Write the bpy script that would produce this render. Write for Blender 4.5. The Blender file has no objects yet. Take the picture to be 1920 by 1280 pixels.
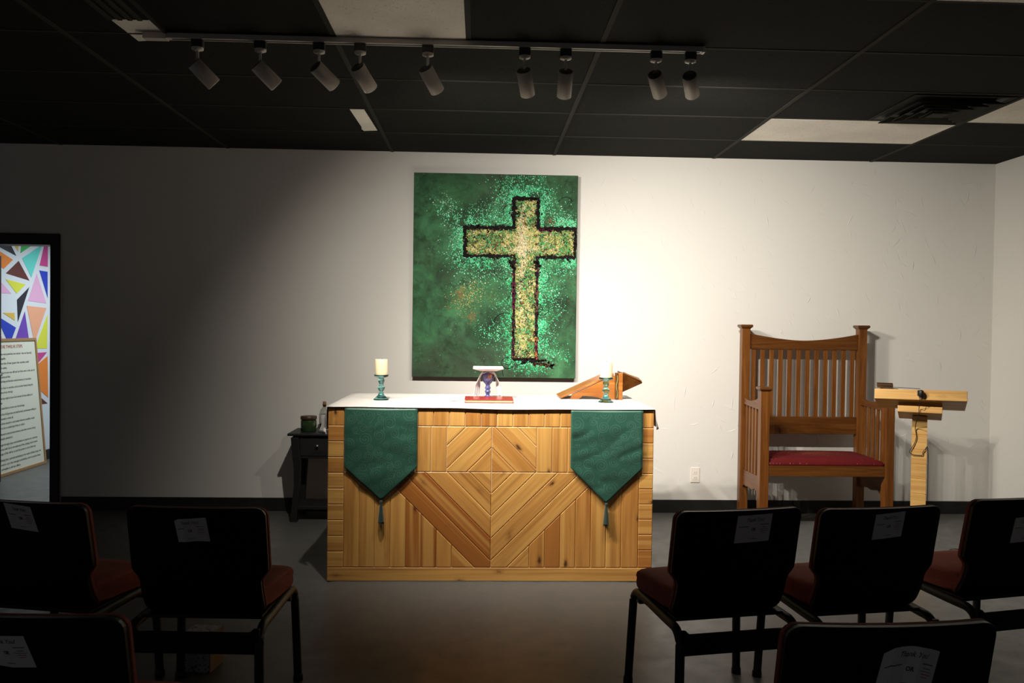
import bpy, bmesh, math, random
from mathutils import Vector, Matrix, noise
random.seed(7)
PI = math.pi
S = bpy.context.scene
COL = S.collection
R = math.radians

# ------------------------------------------------------------------ helpers
class MB:
    """collects geometry in world (or local) coordinates, builds ONE mesh object"""
    def __init__(self):
        self.v, self.f, self.m, self.s, self.uv, self.tone = [], [], [], [], [], []
    def add(self, vs, fs, mi=0, smooth=False, uvs=None, tone=None):
        b = len(self.v)
        self.v += [Vector(p) for p in vs]
        for k, f in enumerate(fs):
            self.f.append([b + i for i in f]); self.m.append(mi); self.s.append(smooth)
            self.uv.append(uvs[k] if uvs else None); self.tone.append(tone)
    def box(self, x0, x1, y0, y1, z0, z1, mi=0, M=None):
        vs = [Vector((x, y, z)) for z in (z0, z1) for y in (y0, y1) for x in (x0, x1)]
        if M: vs = [M @ v for v in vs]
        self.add(vs, [(0,2,3,1),(4,5,7,6),(0,1,5,4),(2,6,7,3),(0,4,6,2),(1,3,7,5)], mi)
    def prism(self, pts, fn, d0, d1, mi=0, smooth=False):
        """pts: 2D outline (ccw); fn(a,b,d)->xyz; extruded from d0 to d1"""
        n = len(pts)
        vs = [fn(a, b, d0) for a, b in pts] + [fn(a, b, d1) for a, b in pts]
        fs = [tuple(range(n))[::-1], tuple(range(n, 2*n))]
        fs += [(i, (i+1) % n, n+(i+1) % n, n+i) for i in range(n)]
        self.add(vs, fs, mi, smooth)
    def lathe(self, prof, c=(0,0,0), n=32, mi=0, M=None, smooth=True):
        """prof: (r,z) list"""
        vs, fs = [], []
        for r, z in prof:
            for k in range(n):
                a = 2*PI*k/n
                p = Vector((r*math.cos(a), r*math.sin(a), z))
                if M: p = M @ p
                vs.append(p + Vector(c))
        for i in range(len(prof)-1):
            for k in range(n):
                fs.append((i*n+k, i*n+(k+1) % n, (i+1)*n+(k+1) % n, (i+1)*n+k))
        self.add(vs, fs, mi, smooth)
        if prof[0][0] > 1e-5: self.add(vs[:n], [tuple(range(n))[::-1]], mi, False)
        if prof[-1][0] > 1e-5: self.add(vs[-n:], [tuple(range(n))], mi, False)
    def tube(self, pts, r, n=10, mi=0, rx=None, smooth=True, up=Vector((0,0,1))):
        """sweep an ellipse (r, rx) along pts"""
        pts = [Vector(p) for p in pts]; rings = []
        for i, p in enumerate(pts):
            t = (pts[min(i+1, len(pts)-1)] - pts[max(i-1, 0)]).normalized()
            u = up if abs(t.dot(up)) < .95 else Vector((1,0,0)) if abs(t.x) < .9 else Vector((0,1,0))
            a = t.cross(u).normalized(); b = a.cross(t).normalized()
            rings.append([p + a*math.cos(2*PI*k/n)*(rx or r) + b*math.sin(2*PI*k/n)*r for k in range(n)])
        vs = [q for rg in rings for q in rg]; fs = []
        for i in range(len(pts)-1):
            for k in range(n):
                fs.append((i*n+k, i*n+(k+1) % n, (i+1)*n+(k+1) % n, (i+1)*n+k))
        self.add(vs, fs, mi, smooth)
        self.add(rings[0], [tuple(range(n))[::-1]], mi); self.add(rings[-1], [tuple(range(n))], mi)
    def grid(self, fn, nu, nv, mi=0, smooth=True):
        vs = [fn(i/nu, j/nv) for j in range(nv+1) for i in range(nu+1)]
        fs = [(j*(nu+1)+i, j*(nu+1)+i+1, (j+1)*(nu+1)+i+1, (j+1)*(nu+1)+i) for j in range(nv) for i in range(nu)]
        self.add(vs, fs, mi, smooth)
    def build(self, name, mats, parent=None, origin=(0,0,0), bevel=0, seg=2, solid=0, weld=False, offset=-1):
        me = bpy.data.meshes.new(name)
        o3 = Vector(origin)
        me.from_pydata([v - o3 for v in self.v], [], self.f)
        if not isinstance(mats, (list, tuple)): mats = [mats]
        for m in mats: me.materials.append(m)
        me.polygons.foreach_set('material_index', self.m)
        me.polygons.foreach_set('use_smooth', self.s)
        if any(u is not None for u in self.uv):
            l = me.uv_layers.new(name='UVMap')
            for p in me.polygons:
                u = self.uv[p.index]
                for k, li in enumerate(p.loop_indices):
                    l.data[li].uv = u[k] if u else (0, 0)
        if any(t is not None for t in self.tone):
            at = me.attributes.new('tone', 'FLOAT', 'FACE')
            for p in me.polygons: at.data[p.index].value = self.tone[p.index] or 0
        bm = bmesh.new(); bm.from_mesh(me)
        if weld: bmesh.ops.remove_doubles(bm, verts=bm.verts, dist=1e-5)
        if not solid: bmesh.ops.recalc_face_normals(bm, faces=bm.faces)
        bm.to_mesh(me); bm.free()
        o = bpy.data.objects.new(name, me); COL.objects.link(o)
        if parent:
            o.parent = parent
        else:
            o.location = o3
        if solid:
            md = o.modifiers.new('s', 'SOLIDIFY'); md.thickness = solid; md.offset = offset
        if bevel:
            md = o.modifiers.new('b', 'BEVEL'); md.width = bevel; md.segments = seg; md.limit_method = 'ANGLE'; md.angle_limit = R(40)
            md.harden_normals = False
        return o

def tag(o, label=None, cat=None, group=None, kind=None):
    if label: o['label'] = label
    if cat: o['category'] = cat
    if group: o['group'] = group
    if kind: o['kind'] = kind
    return o
def thing(name, loc, label, cat, group=None, rz=0):
    o = bpy.data.objects.new(name, None); COL.objects.link(o)
    o.empty_display_size = .1
    o.location = loc; o.rotation_euler = (0, 0, rz)
    return tag(o, label, cat, group)
def copy_tree(o, parent=None):
    c = o.copy(); COL.objects.link(c); c.parent = parent
    for ch in list(o.children): copy_tree(ch, c)
    return c
def text_mb(mb, body, size, origin, right, up, mi=0, align='LEFT', shear=0, width=None, line=1.0, bold=0.0):
    cu = bpy.data.curves.new('t', 'FONT'); cu.body = body; cu.size = size; cu.align_x = align; cu.shear = shear
    cu.space_line = line; cu.resolution_u = 2; cu.offset = bold
    ob = bpy.data.objects.new('t', cu); COL.objects.link(ob)
    dg = bpy.context.evaluated_depsgraph_get(); dg.update()
    me = bpy.data.meshes.new_from_object(ob.evaluated_get(dg))
    right, up, origin = Vector(right), Vector(up), Vector(origin)
    if width:
        xs = [v.co.x for v in me.vertices]
        k = width/(max(xs)-min(xs)) if xs else 1
    else: k = 1
    mb.add([origin + right*v.co.x*k + up*v.co.y for v in me.vertices], [tuple(p.vertices) for p in me.polygons], mi)
    bpy.data.objects.remove(ob); bpy.data.curves.remove(cu); bpy.data.meshes.remove(me)

# ------------------------------------------------------------------ materials
class NT:
    def __init__(self, name, rough=.5, metal=0, spec=.5):
        self.mat = bpy.data.materials.new(name); self.mat.use_nodes = True
        self.t = self.mat.node_tree; self.b = self.t.nodes['Principled BSDF']
        self.b.inputs['Roughness'].default_value = rough; self.b.inputs['Metallic'].default_value = metal
        self.b.inputs['Specular IOR Level'].default_value = spec
        self._c = {}
    def n(self, typ, **kw):
        nd = self.t.nodes.new(typ)
        for k, v in kw.items():
            if hasattr(nd, k): setattr(nd, k, v)
            else: self.put(nd.inputs[k], v)
        return nd
    def put(self, sock, v):
        if isinstance(v, bpy.types.NodeSocket): self.t.links.new(v, sock)
        elif isinstance(v, (tuple, list)) and len(v) == 3 and sock.type == 'RGBA': sock.default_value = (*v, 1)
        else: sock.default_value = v
    def coord(self, kind='Object'):
        if kind not in self._c: self._c[kind] = self.n('ShaderNodeTexCoord').outputs[kind]
        return self._c[kind]
    def map(self, vec, scale=(1,1,1), loc=(0,0,0)):
        nd = self.n('ShaderNodeMapping'); self.put(nd.inputs['Vector'], vec)
        nd.inputs['Scale'].default_value = scale; nd.inputs['Location'].default_value = loc
        return nd.outputs[0]
    def noise(self, vec, scale=5, detail=3, rough=.5, dist=0):
        nd = self.n('ShaderNodeTexNoise'); self.put(nd.inputs['Vector'], vec)
        nd.inputs['Scale'].default_value = scale; nd.inputs['Detail'].default_value = detail
        nd.inputs['Roughness'].default_value = rough; nd.inputs['Distortion'].default_value = dist
        return nd.outputs['Fac']
    def voro(self, vec, scale=5, out='Distance', rnd=1):
        nd = self.n('ShaderNodeTexVoronoi'); self.put(nd.inputs['Vector'], vec)
        nd.inputs['Scale'].default_value = scale; nd.inputs['Randomness'].default_value = rnd
        return nd.outputs[out]
    def ramp(self, fac, stops, interp='LINEAR'):
        nd = self.n('ShaderNodeValToRGB'); self.put(nd.inputs[0], fac); e = nd.color_ramp.elements
        nd.color_ramp.interpolation = interp
        while len(e) < len(stops): e.new(.5)
        for el, (p, c) in zip(e, stops):
            el.position = p; el.color = (*c, 1) if not isinstance(c, (int, float)) else (c, c, c, 1)
        return nd.outputs[0]
    def mix(self, fac, a, b, mode='MIX'):
        nd = self.n('ShaderNodeMix', data_type='RGBA', blend_type=mode)
        self.put(nd.inputs[0], fac); self.put(nd.inputs[6], a); self.put(nd.inputs[7], b)
        return nd.outputs[2]
    def m(self, op, a, b=0.0, c=None):
        nd = self.n('ShaderNodeMath', operation=op); self.put(nd.inputs[0], a); self.put(nd.inputs[1], b)
        if c is not None: self.put(nd.inputs[2], c)
        return nd.outputs[0]
    def col(self, c): self.put(self.b.inputs['Base Color'], c); return self
    def rough(self, c): self.put(self.b.inputs['Roughness'], c); return self
    def bump(self, h, strength=.3, dist=.01):
        nd = self.n('ShaderNodeBump'); nd.inputs['Strength'].default_value = strength; nd.inputs['Distance'].default_value = dist
        self.put(nd.inputs['Height'], h); self.t.links.new(nd.outputs[0], self.b.inputs['Normal']); return self

def simple(name, c, rough=.5, metal=0, spec=.5, var=.12, scale=20, bump=0):
    n = NT(name, rough, metal, spec)
    f = n.noise(n.coord(), scale, 3)
    n.col(n.mix(f, tuple(x*(1-var) for x in c), tuple(min(1, x*(1+var)) for x in c)))
    if bump: n.bump(n.noise(n.coord(), scale*6, 2), bump, .004)
    return n.mat
def emit(name, c, s):
    n = NT(name); n.col((0,0,0)); n.b.inputs['Emission Color'].default_value = (*c, 1); n.b.inputs['Emission Strength'].default_value = s
    return n.mat

def mk_wall(name, c, seam=None, amount=.35):
    n = NT(name, .75, 0, .25)
    v = n.coord('Object')
    big = n.noise(v, 1.3, 3)
    n.col(n.mix(big, tuple(x*.965 for x in c), c))
    d = n.noise(v, 5.5, 2, .5, 2.2)
    ridge = n.ramp(d, [(.0, 0), (.525, 0), (.54, .8), (.552, 0), (1, 0)])
    gate = n.ramp(n.noise(n.map(v, (1,1,1), (3,1,7)), 2.6, 2), [(0, 0), (.47, 0), (.58, 1), (1, 1)])
    fine = n.m('MULTIPLY', n.noise(v, 60, 2), .06)
    h = n.m('MULTIPLY', n.m('MULTIPLY', ridge, gate), .25)
    plate = n.ramp(n.noise(n.map(v, (1,1,1), (9,2,4)), 7, 3, .55, 1), [(0, 0), (.45, 0), (.5, .35), (1, .4)])
    h = n.m('ADD', h, n.m('MULTIPLY', plate, .5))
    if seam is not None:
        sx = n.n('ShaderNodeSeparateXYZ'); n.put(sx.inputs[0], v)
        h = n.m('MULTIPLY', h, n.m('GREATER_THAN', sx.outputs[0], seam))
    n.bump(n.m('ADD', h, fine), amount, .006)
    return n.mat
WALL = (.70, .675, .63)
M_wall = mk_wall('wall_paint', WALL, .62, .16)
M_wallr = mk_wall('wall_paint_right', WALL, None, .14)
M_hall = simple('hall_wall_paint', (.70, .74, .78), .6, var=.02, scale=3)
M_black = simple('black_paint', (.010, .010, .0095), .5, spec=.35, var=.2)
n = NT('concrete', .42, 0, .36); v = n.coord()
f1 = n.noise(v, 1.1, 5, .6); f2 = n.noise(v, 9, 4, .65)
c = n.mix(f1, (.074, .073, .068), (.112, .111, .106)); c = n.mix(n.m('MULTIPLY', f2, .45), c, (.06, .059, .055))
n.col(c); n.rough(n.ramp(f2, [(.3, .34), (.7, .48)])); n.bump(n.noise(v, 40, 3), .05, .004); M_floor = n.mat

def ceil_tile(name, base, hole, h0=.60):
    n = NT(name, .85, 0, .08); v = n.coord()
    a = n.noise(n.map(v, (1, 1.6, 1)), 85, 2, .6); b = n.noise(v, 2.2, 3)
    c = n.mix(b, tuple(x*.75 for x in base), tuple(x*1.25 for x in base))
    h = n.ramp(a, [(0, 0), (h0, 0), (h0+.05, 1), (1, 1)])
    n.col(n.mix(h, c, hole)); n.bump(h, -.4, .003); return n.mat
M_ceil = ceil_tile('black_ceiling_tile', (.017, .017, .0155), (.006, .006, .0055))
M_ceilw = ceil_tile('white_ceiling_tile', (.90, .86, .77), (.56, .52, .45), .64)
M_grid = simple('ceiling_grid_paint', (.040, .040, .034), .8, spec=.1, var=.25, scale=6)

# pine: u along the grain, v across, both in metres; 'tone' per board
def mk_pine(name, light, mid, dark):
    n = NT(name, .38, 0, .4)
    v = n.coord('UV'); at = n.n('ShaderNodeAttribute', attribute_name='tone'); tone = at.outputs['Fac']
    g = n.noise(n.map(v, (2.2, 55, 1)), 1, 4, .6, .6)
    g2 = n.noise(n.map(v, (.9, 14, 1)), 1, 2, .5, .4)
    base = n.ramp(tone, [(0, light), (.5, tuple(.5*(a+b) for a, b in zip(light, mid))), (.75, mid), (1, tuple(b*k for b, k in zip(mid, (.72, .56, .5))))])
    base = n.mix(n.ramp(g, [(.38, 0), (.72, .6)]), base, tuple(x*.62 for x in mid))
    base = n.mix(n.ramp(g2, [(.5, 0), (.75, .55)]), base, dark)
    base = n.mix(n.ramp(n.noise(n.map(v, (.35, 17, 1), (5, 3, 0)), 1, 2, .5, .3), [(.50, 0), (.60, .5), (1, .55)]), base, tuple(min(.9, x*k) for x, k in zip(light, (1.05, 1.12, 1.15))))
    kd = n.voro(n.map(v, (4.6, 10.0, 1)), 1, 'Distance'); kw = n.noise(v, 60, 2)
    kk = n.m('ADD', kd, n.m('MULTIPLY', n.m('SUBTRACT', kw, .5), .10))
    base = n.mix(n.ramp(kk, [(0, .95), (.05, .9), (.11, .25), (.2, 0)]), base, (.075, .022, .008))
    n.col(base); n.bump(g, .08, .002); return n.mat
M_pine = mk_pine('cedar_boards', (.80, .43, .118), (.55, .225, .050), (.30, .095, .018))
M_pine2 = mk_pine('light_pine', (.74, .44, .15), (.62, .33, .10), (.42, .18, .05))
def mk_oak(name, axis, k=.58):
    n = NT(name, .33, 0, .45); sc = [26, 26, 26]; sc[axis] = 1.5
    v = n.coord(); g = n.noise(n.map(v, tuple(sc)), 1.6, 4, .6, .8); g2 = n.noise(v, 3, 2)
    c = n.ramp(g, [(.25, tuple(k*x for x in (.130, .038, .006))), (.55, tuple(k*x for x in (.27, .092, .015))), (.8, tuple(k*x for x in (.40, .165, .032)))])
    n.col(n.mix(n.m('MULTIPLY', g2, .35), c, tuple(k*x for x in (.17, .05, .012)))); n.bump(g, .06, .002); return n.mat
M_oakz, M_oakx, M_oaky = mk_oak('oak_upright', 2, .60), mk_oak('oak_rail', 0, .42), mk_oak('oak_side', 1, .55)
M_standx = mk_oak('stand_wood', 0, 1.25); M_standd = mk_oak('stand_wood_dark', 0, .38)

def mk_fabric(name, c, dot, scale=120):
    n = NT(name, .85, 0, .2); v = n.coord()
    d = n.voro(v, scale, 'Distance', .15); f = n.noise(v, 9, 2)
    base = n.mix(f, tuple(x*.75 for x in c), tuple(x*1.2 for x in c))
    n.col(n.mix(n.ramp(d, [(0, 1), (.17, 1), (.24, 0)]), base, dot)); n.bump(n.noise(v, 500, 1), .25, .002)
    return n.mat
M_seat = mk_fabric('red_chair_fabric', (.30, .080, .055), (.40, .15, .09), 110)
M_cush = mk_fabric('red_cushion_fabric', (.10, .005, .006), (.34, .17, .07), 42)
M_shell = simple('black_plastic', (.0055, .0055, .006), .38, spec=.3)
M_leg = simple('black_metal', (.012, .012, .0115), .45, spec=.4)
M_paper = simple('white_paper', (.62, .62, .64), .8, var=.04)
M_ink = simple('grey_ink', (.10, .10, .11), .8)
M_inkd = simple('dark_ink', (.02, .02, .03), .8)
M_inkr = simple('red_ink', (.45, .05, .05), .8)
M_cloth = simple('white_linen', (.68, .64, .60), .85, var=.02, scale=40, bump=.1)
def mk_green(name, c, rough):
    n = NT(name, rough, 0, .5); v = n.coord(); f = n.noise(v, 6, 2)
    n.col(n.mix(f, tuple(x*.85 for x in c), c)); n.bump(n.noise(n.map(v, (400, 400, 60)), 1, 1), .1, .001)
    n.b.inputs['Sheen Weight'].default_value = .3; return n.mat
M_green = mk_green('green_satin', (.014, .088, .056), .42)
M_greenl = mk_green('green_satin_scroll', (.048, .138, .094), .45)
M_tassel = mk_green('tassel_green', (.008, .030, .018), .8)
M_wax = simple('cream_wax', (.80, .66, .42), .5, var=.03, scale=8)
M_wax.node_tree.nodes['Principled BSDF'].inputs['Subsurface Weight'].default_value = .15
M_wax.node_tree.nodes['Principled BSDF'].inputs['Subsurface Radius'].default_value = (.01, .006, .003)
n = NT('teal_glass', .06); n.col(n.mix(n.noise(n.coord(), 6, 1), (.28, .66, .68), (.36, .74, .75)))
n.b.inputs['Transmission Weight'].default_value = 1; n.b.inputs['IOR'].default_value = 1.45; M_teal = n.mat
n = NT('green_glass', .1); n.col(n.mix(n.noise(n.coord(), 8, 1), (.03, .07, .02), (.04, .09, .03))); n.b.inputs['Transmission Weight'].default_value = .5; M_jar = n.mat
n = NT('clear_glass', .05); n.col(n.mix(n.noise(n.coord(), 8, 1), (.75, .78, .75), (.8, .82, .8))); n.b.inputs['Transmission Weight'].default_value = 1; M_clear = n.mat
# glazed chalice with a tan painted patch on the front right of its bowl
n = NT('blue_glaze', .2, 0, .6); v = n.coord()
base = n.mix(n.noise(v, 30, 3), (.035, .04, .15), (.11, .115, .27))
sx = n.n('ShaderNodeSeparateXYZ'); n.put(sx.inputs[0], v)
dx = n.m('MULTIPLY', n.m('SUBTRACT', sx.outputs[0], .012), 1/.017); dz = n.m('MULTIPLY', n.m('SUBTRACT', sx.outputs[2], .142), 1/.022)
rr = n.m('ADD', n.m('MULTIPLY', dx, dx), n.m('MULTIPLY', dz, dz))
rr = n.m('ADD', rr, n.m('MULTIPLY', n.noise(v, 90, 2), .5)); front = n.m('LESS_THAN', sx.outputs[1], 0)
patch = n.m('MULTIPLY', n.ramp(rr, [(0, 1), (.9, 1), (1.0, 0)]), front)
tan = n.mix(n.ramp(n.noise(n.map(v, (40, 1, 130)), 1, 2), [(.4, 0), (.6, 1)]), (.50, .22, .06), (.17, .06, .025))
n.col(n.mix(patch, base, tan)); M_glaze = n.mat
M_book = simple('red_book_cover', (.30, .020, .018), .3, var=.08)
M_pages = simple('book_pages', (.50, .40, .22), .7, var=.1, scale=60)
M_ribbon = simple('red_ribbon', (.45, .12, .12), .6)
M_satin = simple('grey_lamp_paint', (.60, .55, .48), .4, 0, var=.06)
M_lampdark = simple('dark_lamp_cap', (.03, .029, .027), .5)
M_track = simple('track_metal', (.55, .51, .45), .4, .1, var=.05)
M_trackd = simple('track_slot', (.02, .02, .02), .6)
M_bulb = emit('lamp_glow', (1, .9, .75), 6)
M_brown = simple('brown_lid', (.05, .022, .012), .4)
M_cork = simple('cork', (.22, .11, .05), .8)
M_label = simple('bottle_label', (.5, .48, .44), .7)
M_plate = simple('outlet_plate', (.76, .70, .63), .4, var=.02)
M_slot = simple('outlet_slot', (.08, .07, .06), .6)
M_cream = simple('poster_board', (.70, .70, .58), .6, var=.03, scale=3)
M_frame = simple('poster_frame_wood', (.36, .20, .075), .4, var=.2, scale=30)
M_knob = simple('knob_metal', (.5, .48, .45), .3, .9)
M_cable = simple('cable_black', (.010, .009, .009), .5)
M_inlay = simple('green_inlay', (.18, .24, .08), .5, var=.4, scale=40)
n = NT('tissue_box_print', .6); v = n.coord(); d = n.voro(v, 75); d2 = n.noise(v, 30, 2)
n.col(n.mix(n.ramp(n.m('MULTIPLY', d, d2), [(.12, 1), (.2, 0)]), (.30, .30, .33), (.06, .05, .10))); M_box = n.mat
M_boxs = simple('box_side_card', (.22, .14, .08), .7)

# ------------------------------------------------------------------ room (wall in front of the camera at y = D)
D, CE = 6.262, 2.709
XR = 3.96                 # right wall
HX = -4.39                # wall of the room beyond the door
XD0, XD1, ZD = -4.172, -3.175, 1.978   # door opening
def struct(o): return tag(o, kind='structure')
mb = MB(); mb.box(-6.2, XR+.12, -2.5, 10.6, -.1, 0); struct(mb.build('floor', M_floor))
mb = MB(); mb.box(XD1, XR, D, D+.12, 0, CE); mb.box(XD0, XD1, D, D+.12, ZD, CE); mb.box(-6.2, XD0, D, D+.12, 0, CE)
rw = random.Random(21)
def trowel(m, P, num, ax0, ax1):
    # short raised arcs left by the plasterer's trowel
    for _ in range(num):
        a0, z0, L_ = rw.uniform(ax0, ax1), rw.uniform(.12, CE-.05), rw.uniform(.03, .13)
        th_, cu_ = rw.gauss(-1.05, .55), rw.uniform(-9, 9); wd, hh_ = rw.uniform(.0016, .0036), rw.uniform(.0014, .0036)
        N_ = 8; rows = []; a, z = a0, z0
        for k in range(N_+1):
            tp = math.sin(PI*(k+.15)/(N_+.3)); nx_, nz_ = -math.sin(th_), math.cos(th_)
            rows.append([P(a+nx_*wd*tp, z+nz_*wd*tp, 0), P(a+nx_*wd*.2*tp, z+nz_*wd*.2*tp, hh_*tp), P(a-nx_*wd*2.2*tp, z-nz_*wd*2.2*tp, 0)])
            a += math.cos(th_)*L_/N_; z += math.sin(th_)*L_/N_; th_ += cu_*L_/N_
        if not (.1 < z < CE-.02): continue
        vs = [q for r_ in rows for q in r_]
        m.add(vs, [(3*k+j, 3*k+j+1, 3*k+4+j, 3*k+3+j) for k in range(N_) for j in (0, 1)], 0, True)
trowel(mb, lambda a, z, h: (a, D-.0001-h, z), 330, .66, XR-.02)
struct(mb.build('wall_back', M_wall))
mb = MB(); mb.box(XR, XR+.12, -2.5, D+.12, 0, CE); trowel(mb, lambda a, z, h: (XR-.0001-h, a, z), 120, 4.3, D-.03); struct(mb.build('wall_right', M_wallr))
mb = MB(); mb.box(HX-.12, HX, D+.12, 10.5, 0, CE); struct(mb.build('wall_left', M_hall))
mb = MB(); mb.box(HX-.12, -1.5, 10.5, 10.6, 0, CE); struct(mb.build('wall_far', M_hall))
mb = MB(); mb.box(XD1+.07, XR, D-.014, D, 0, .098); struct(mb.build('baseboard_back', M_black, bevel=.004))
mb = MB(); mb.box(XR-.014, XR, -2.5, D-.014, 0, .098); struct(mb.build('baseboard_right', M_black, bevel=.004))
mb = MB(); mb.box(HX, HX+.014, D+.12, 10.5, 0, .10); struct(mb.build('baseboard_left', M_black, bevel=.004))
# door frame
mb = MB(); w = .055
mb.box(XD1-.012, XD1+w, D-.018, D+.14, 0, ZD+.07); mb.box(XD0-w, XD0+.012, D-.018, D+.14, 0, ZD+.07)
mb.box(XD0-w, XD1+w, D-.02, D+.14, ZD-.012, ZD+.07)
struct(mb.build('trim_1', M_black, bevel=.004))
# open door leaf swung into the room beyond, hinged on the left jamb
mb = MB(); mb.box(XD0+.005, XD0+.047, D+.15, D+.15+.87, .008, ZD-.02)
door = struct(mb.build('door_1', M_black, bevel=.003))
mb = MB(); yk = D+.15+.80
mb.lathe([(.028, 0), (.028, .006), (.012, .01), (.012, .045)], n=20, M=Matrix.Translation((XD0+.047, yk, .94)) @ Matrix.Rotation(PI/2, 4, 'Y'))
mb.tube([(XD0+.088, yk, .94), (XD0+.09, yk-.03, .943), (XD0+.09, yk-.11, .93)], .009)
o = mb.build('door_handle', M_knob, door)
# ceiling: black lay-in panels on a 4 ft x 2 ft grid
T, H2 = 1.2192, .6096
XB = .539
cols = [XB + T*k for k in range(-6, 4)]
mb = MB(); mb.box(-6.2, XR+.12, -2.5, 10.6, CE, CE+.05); ceil = struct(mb.build('ceiling', M_ceil))
mb = MB()
for x in cols:
    if -6.2 < x < XR: mb.box(x-.012, x+.012, -2.5, D, CE-.004, CE+.001)
for k in range(1, 15):
    y = D - H2*k
    mb.box(-6.2, XR, y-.008, y+.008, CE-.0025, CE+.001)
for x in (XB-T/2, ): mb.box(x-.012, x+.012, D-5*H2, D-4*H2, CE-.004, CE+.001)
mb.build('ceiling_grid', M_grid, ceil)
def ctile(x0, x1, y0, y1, label, name='ceiling_tile', group='unpainted white ceiling tiles'):
    m = MB(); g = .013
    m.box(x0+g, x1-g, y0+g, y1-g, CE-.003, CE+.004)
    tag(m.build(name, M_ceilw, origin=((x0+x1)/2, (y0+y1)/2, CE)), label, 'ceiling tile', group)
yl = lambda k: D - H2*k
ctile(XB-T, XB-T/2, yl(5), yl(4), 'square white ceiling tile directly behind the light track')
ctile(XB+T, XB+2*T, yl(2), yl(1), 'long white ceiling tile beside the black air vent, near the back wall')
ctile(XB+2*T, XR, yl(3), yl(2), 'white ceiling tile cut by the right wall, right of the air vent')
ctile(XB+T, XB+2*T, yl(6), yl(5), 'white ceiling tile at the upper right edge of the photo')
def cpatch(pts, label):
    m = MB(); m.prism(pts, lambda a, b, d: (a, b, d), CE-.0025, CE+.003)
    cx = sum(p[0] for p in pts)/len(pts); cy = sum(p[1] for p in pts)/len(pts)
    tag(m.build('ceiling_strip', M_ceilw, origin=(cx, cy, CE)), label, 'ceiling strip', 'cut white ceiling strips')
cpatch([(-1.612, 3.652), (-1.575, 3.655), (-1.57, 3.648), (-1.50, 3.652), (-1.49, 3.643), (-1.48, 3.651), (-1.443, 3.65), (-1.443, 3.89), (-1.603, 3.925)], 'short white ceiling strip at the left end of the light track')
cpatch([(-.808, 5.06), (-.722, 5.055), (-.708, 5.592), (-.80, 5.612), (-.808, 5.56), (-.80, 5.5)], 'narrow white ceiling strip above the dark part of the back wall')
# louvred square air vent, right
V = thing('air_vent', (2.655, 4.757, CE), 'black square louvred air vent in the ceiling beside white tiles', 'air vent')
mb = MB(); x0, x1, y0, y1 = 2.366, 2.945, 4.468, 5.035
def ringbox(m, a, zt, zb, wd, sl=0):
    # square ring of four sloped slats, a = inset of outer edge
    X0, X1, Y0, Y1 = x0+a, x1-a, y0+a, y1-a
    o = [(X0, Y0), (X1, Y0), (X1, Y1), (X0, Y1)]; i = [(X0+wd, Y0+wd), (X1-wd, Y0+wd), (X1-wd, Y1-wd), (X0+wd, Y1-wd)]
    vs = [(p[0], p[1], zb) for p in o] + [(p[0], p[1], zt) for p in i] + [(p[0], p[1], zb+.003) for p in o] + [(p[0], p[1], zt+.003) for p in i]
    fs = []
    for k in range(4):
        j = (k+1) % 4
        fs += [(k, j, 4+j, 4+k), (8+k, 12+k, 12+j, 8+j), (k, 8+k, 8+j, j), (4+k, 4+j, 12+j, 12+k)]
    m.add([Vector(v) - V.location for v in vs], fs)
fr = MB(); ringbox(fr, 0, CE-.002, CE-.006, .035); fr.build('vent_frame', M_grid, V)
for k in range(4):
    sl = MB(); ringbox(sl, .045 + .055*k, CE-.004, CE-.032-.002*k, .038); sl.build('louvre', M_grid, V)
mb.box(x0+.03, x1-.03, y0+.03, y1-.03, CE-.003, CE+.001); 
for q in range(len(mb.v)): mb.v[q] -= V.location
mb.build('duct_opening', M_trackd, V)
mb = MB()
mb.box(-.05, .05, -.045, .045, -.040, -.036); mb.build('centre_plate', M_grid, V)
# slotted strip vent, far left
V2 = thing('strip_vent', (-1.545, 3.34, CE), 'long ribbed black strip vent in the ceiling left of the track', 'air vent')
fr = MB(); fr.box(-.10, .10, -.30, .30, -.006, .001); fr.build('vent_frame', M_ceil, V2)
for k in range(4):
    m = MB(); x = -.068 + .042*k; m.box(x, x+.022, -.29, .29, -.016, -.005); m.build('louvre', M_grid, V2, bevel=.004)
m = MB(); m.box(.108, .122, -.31, .55, -.010, .001); m.build('side_rail', M_grid, V2)

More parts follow.
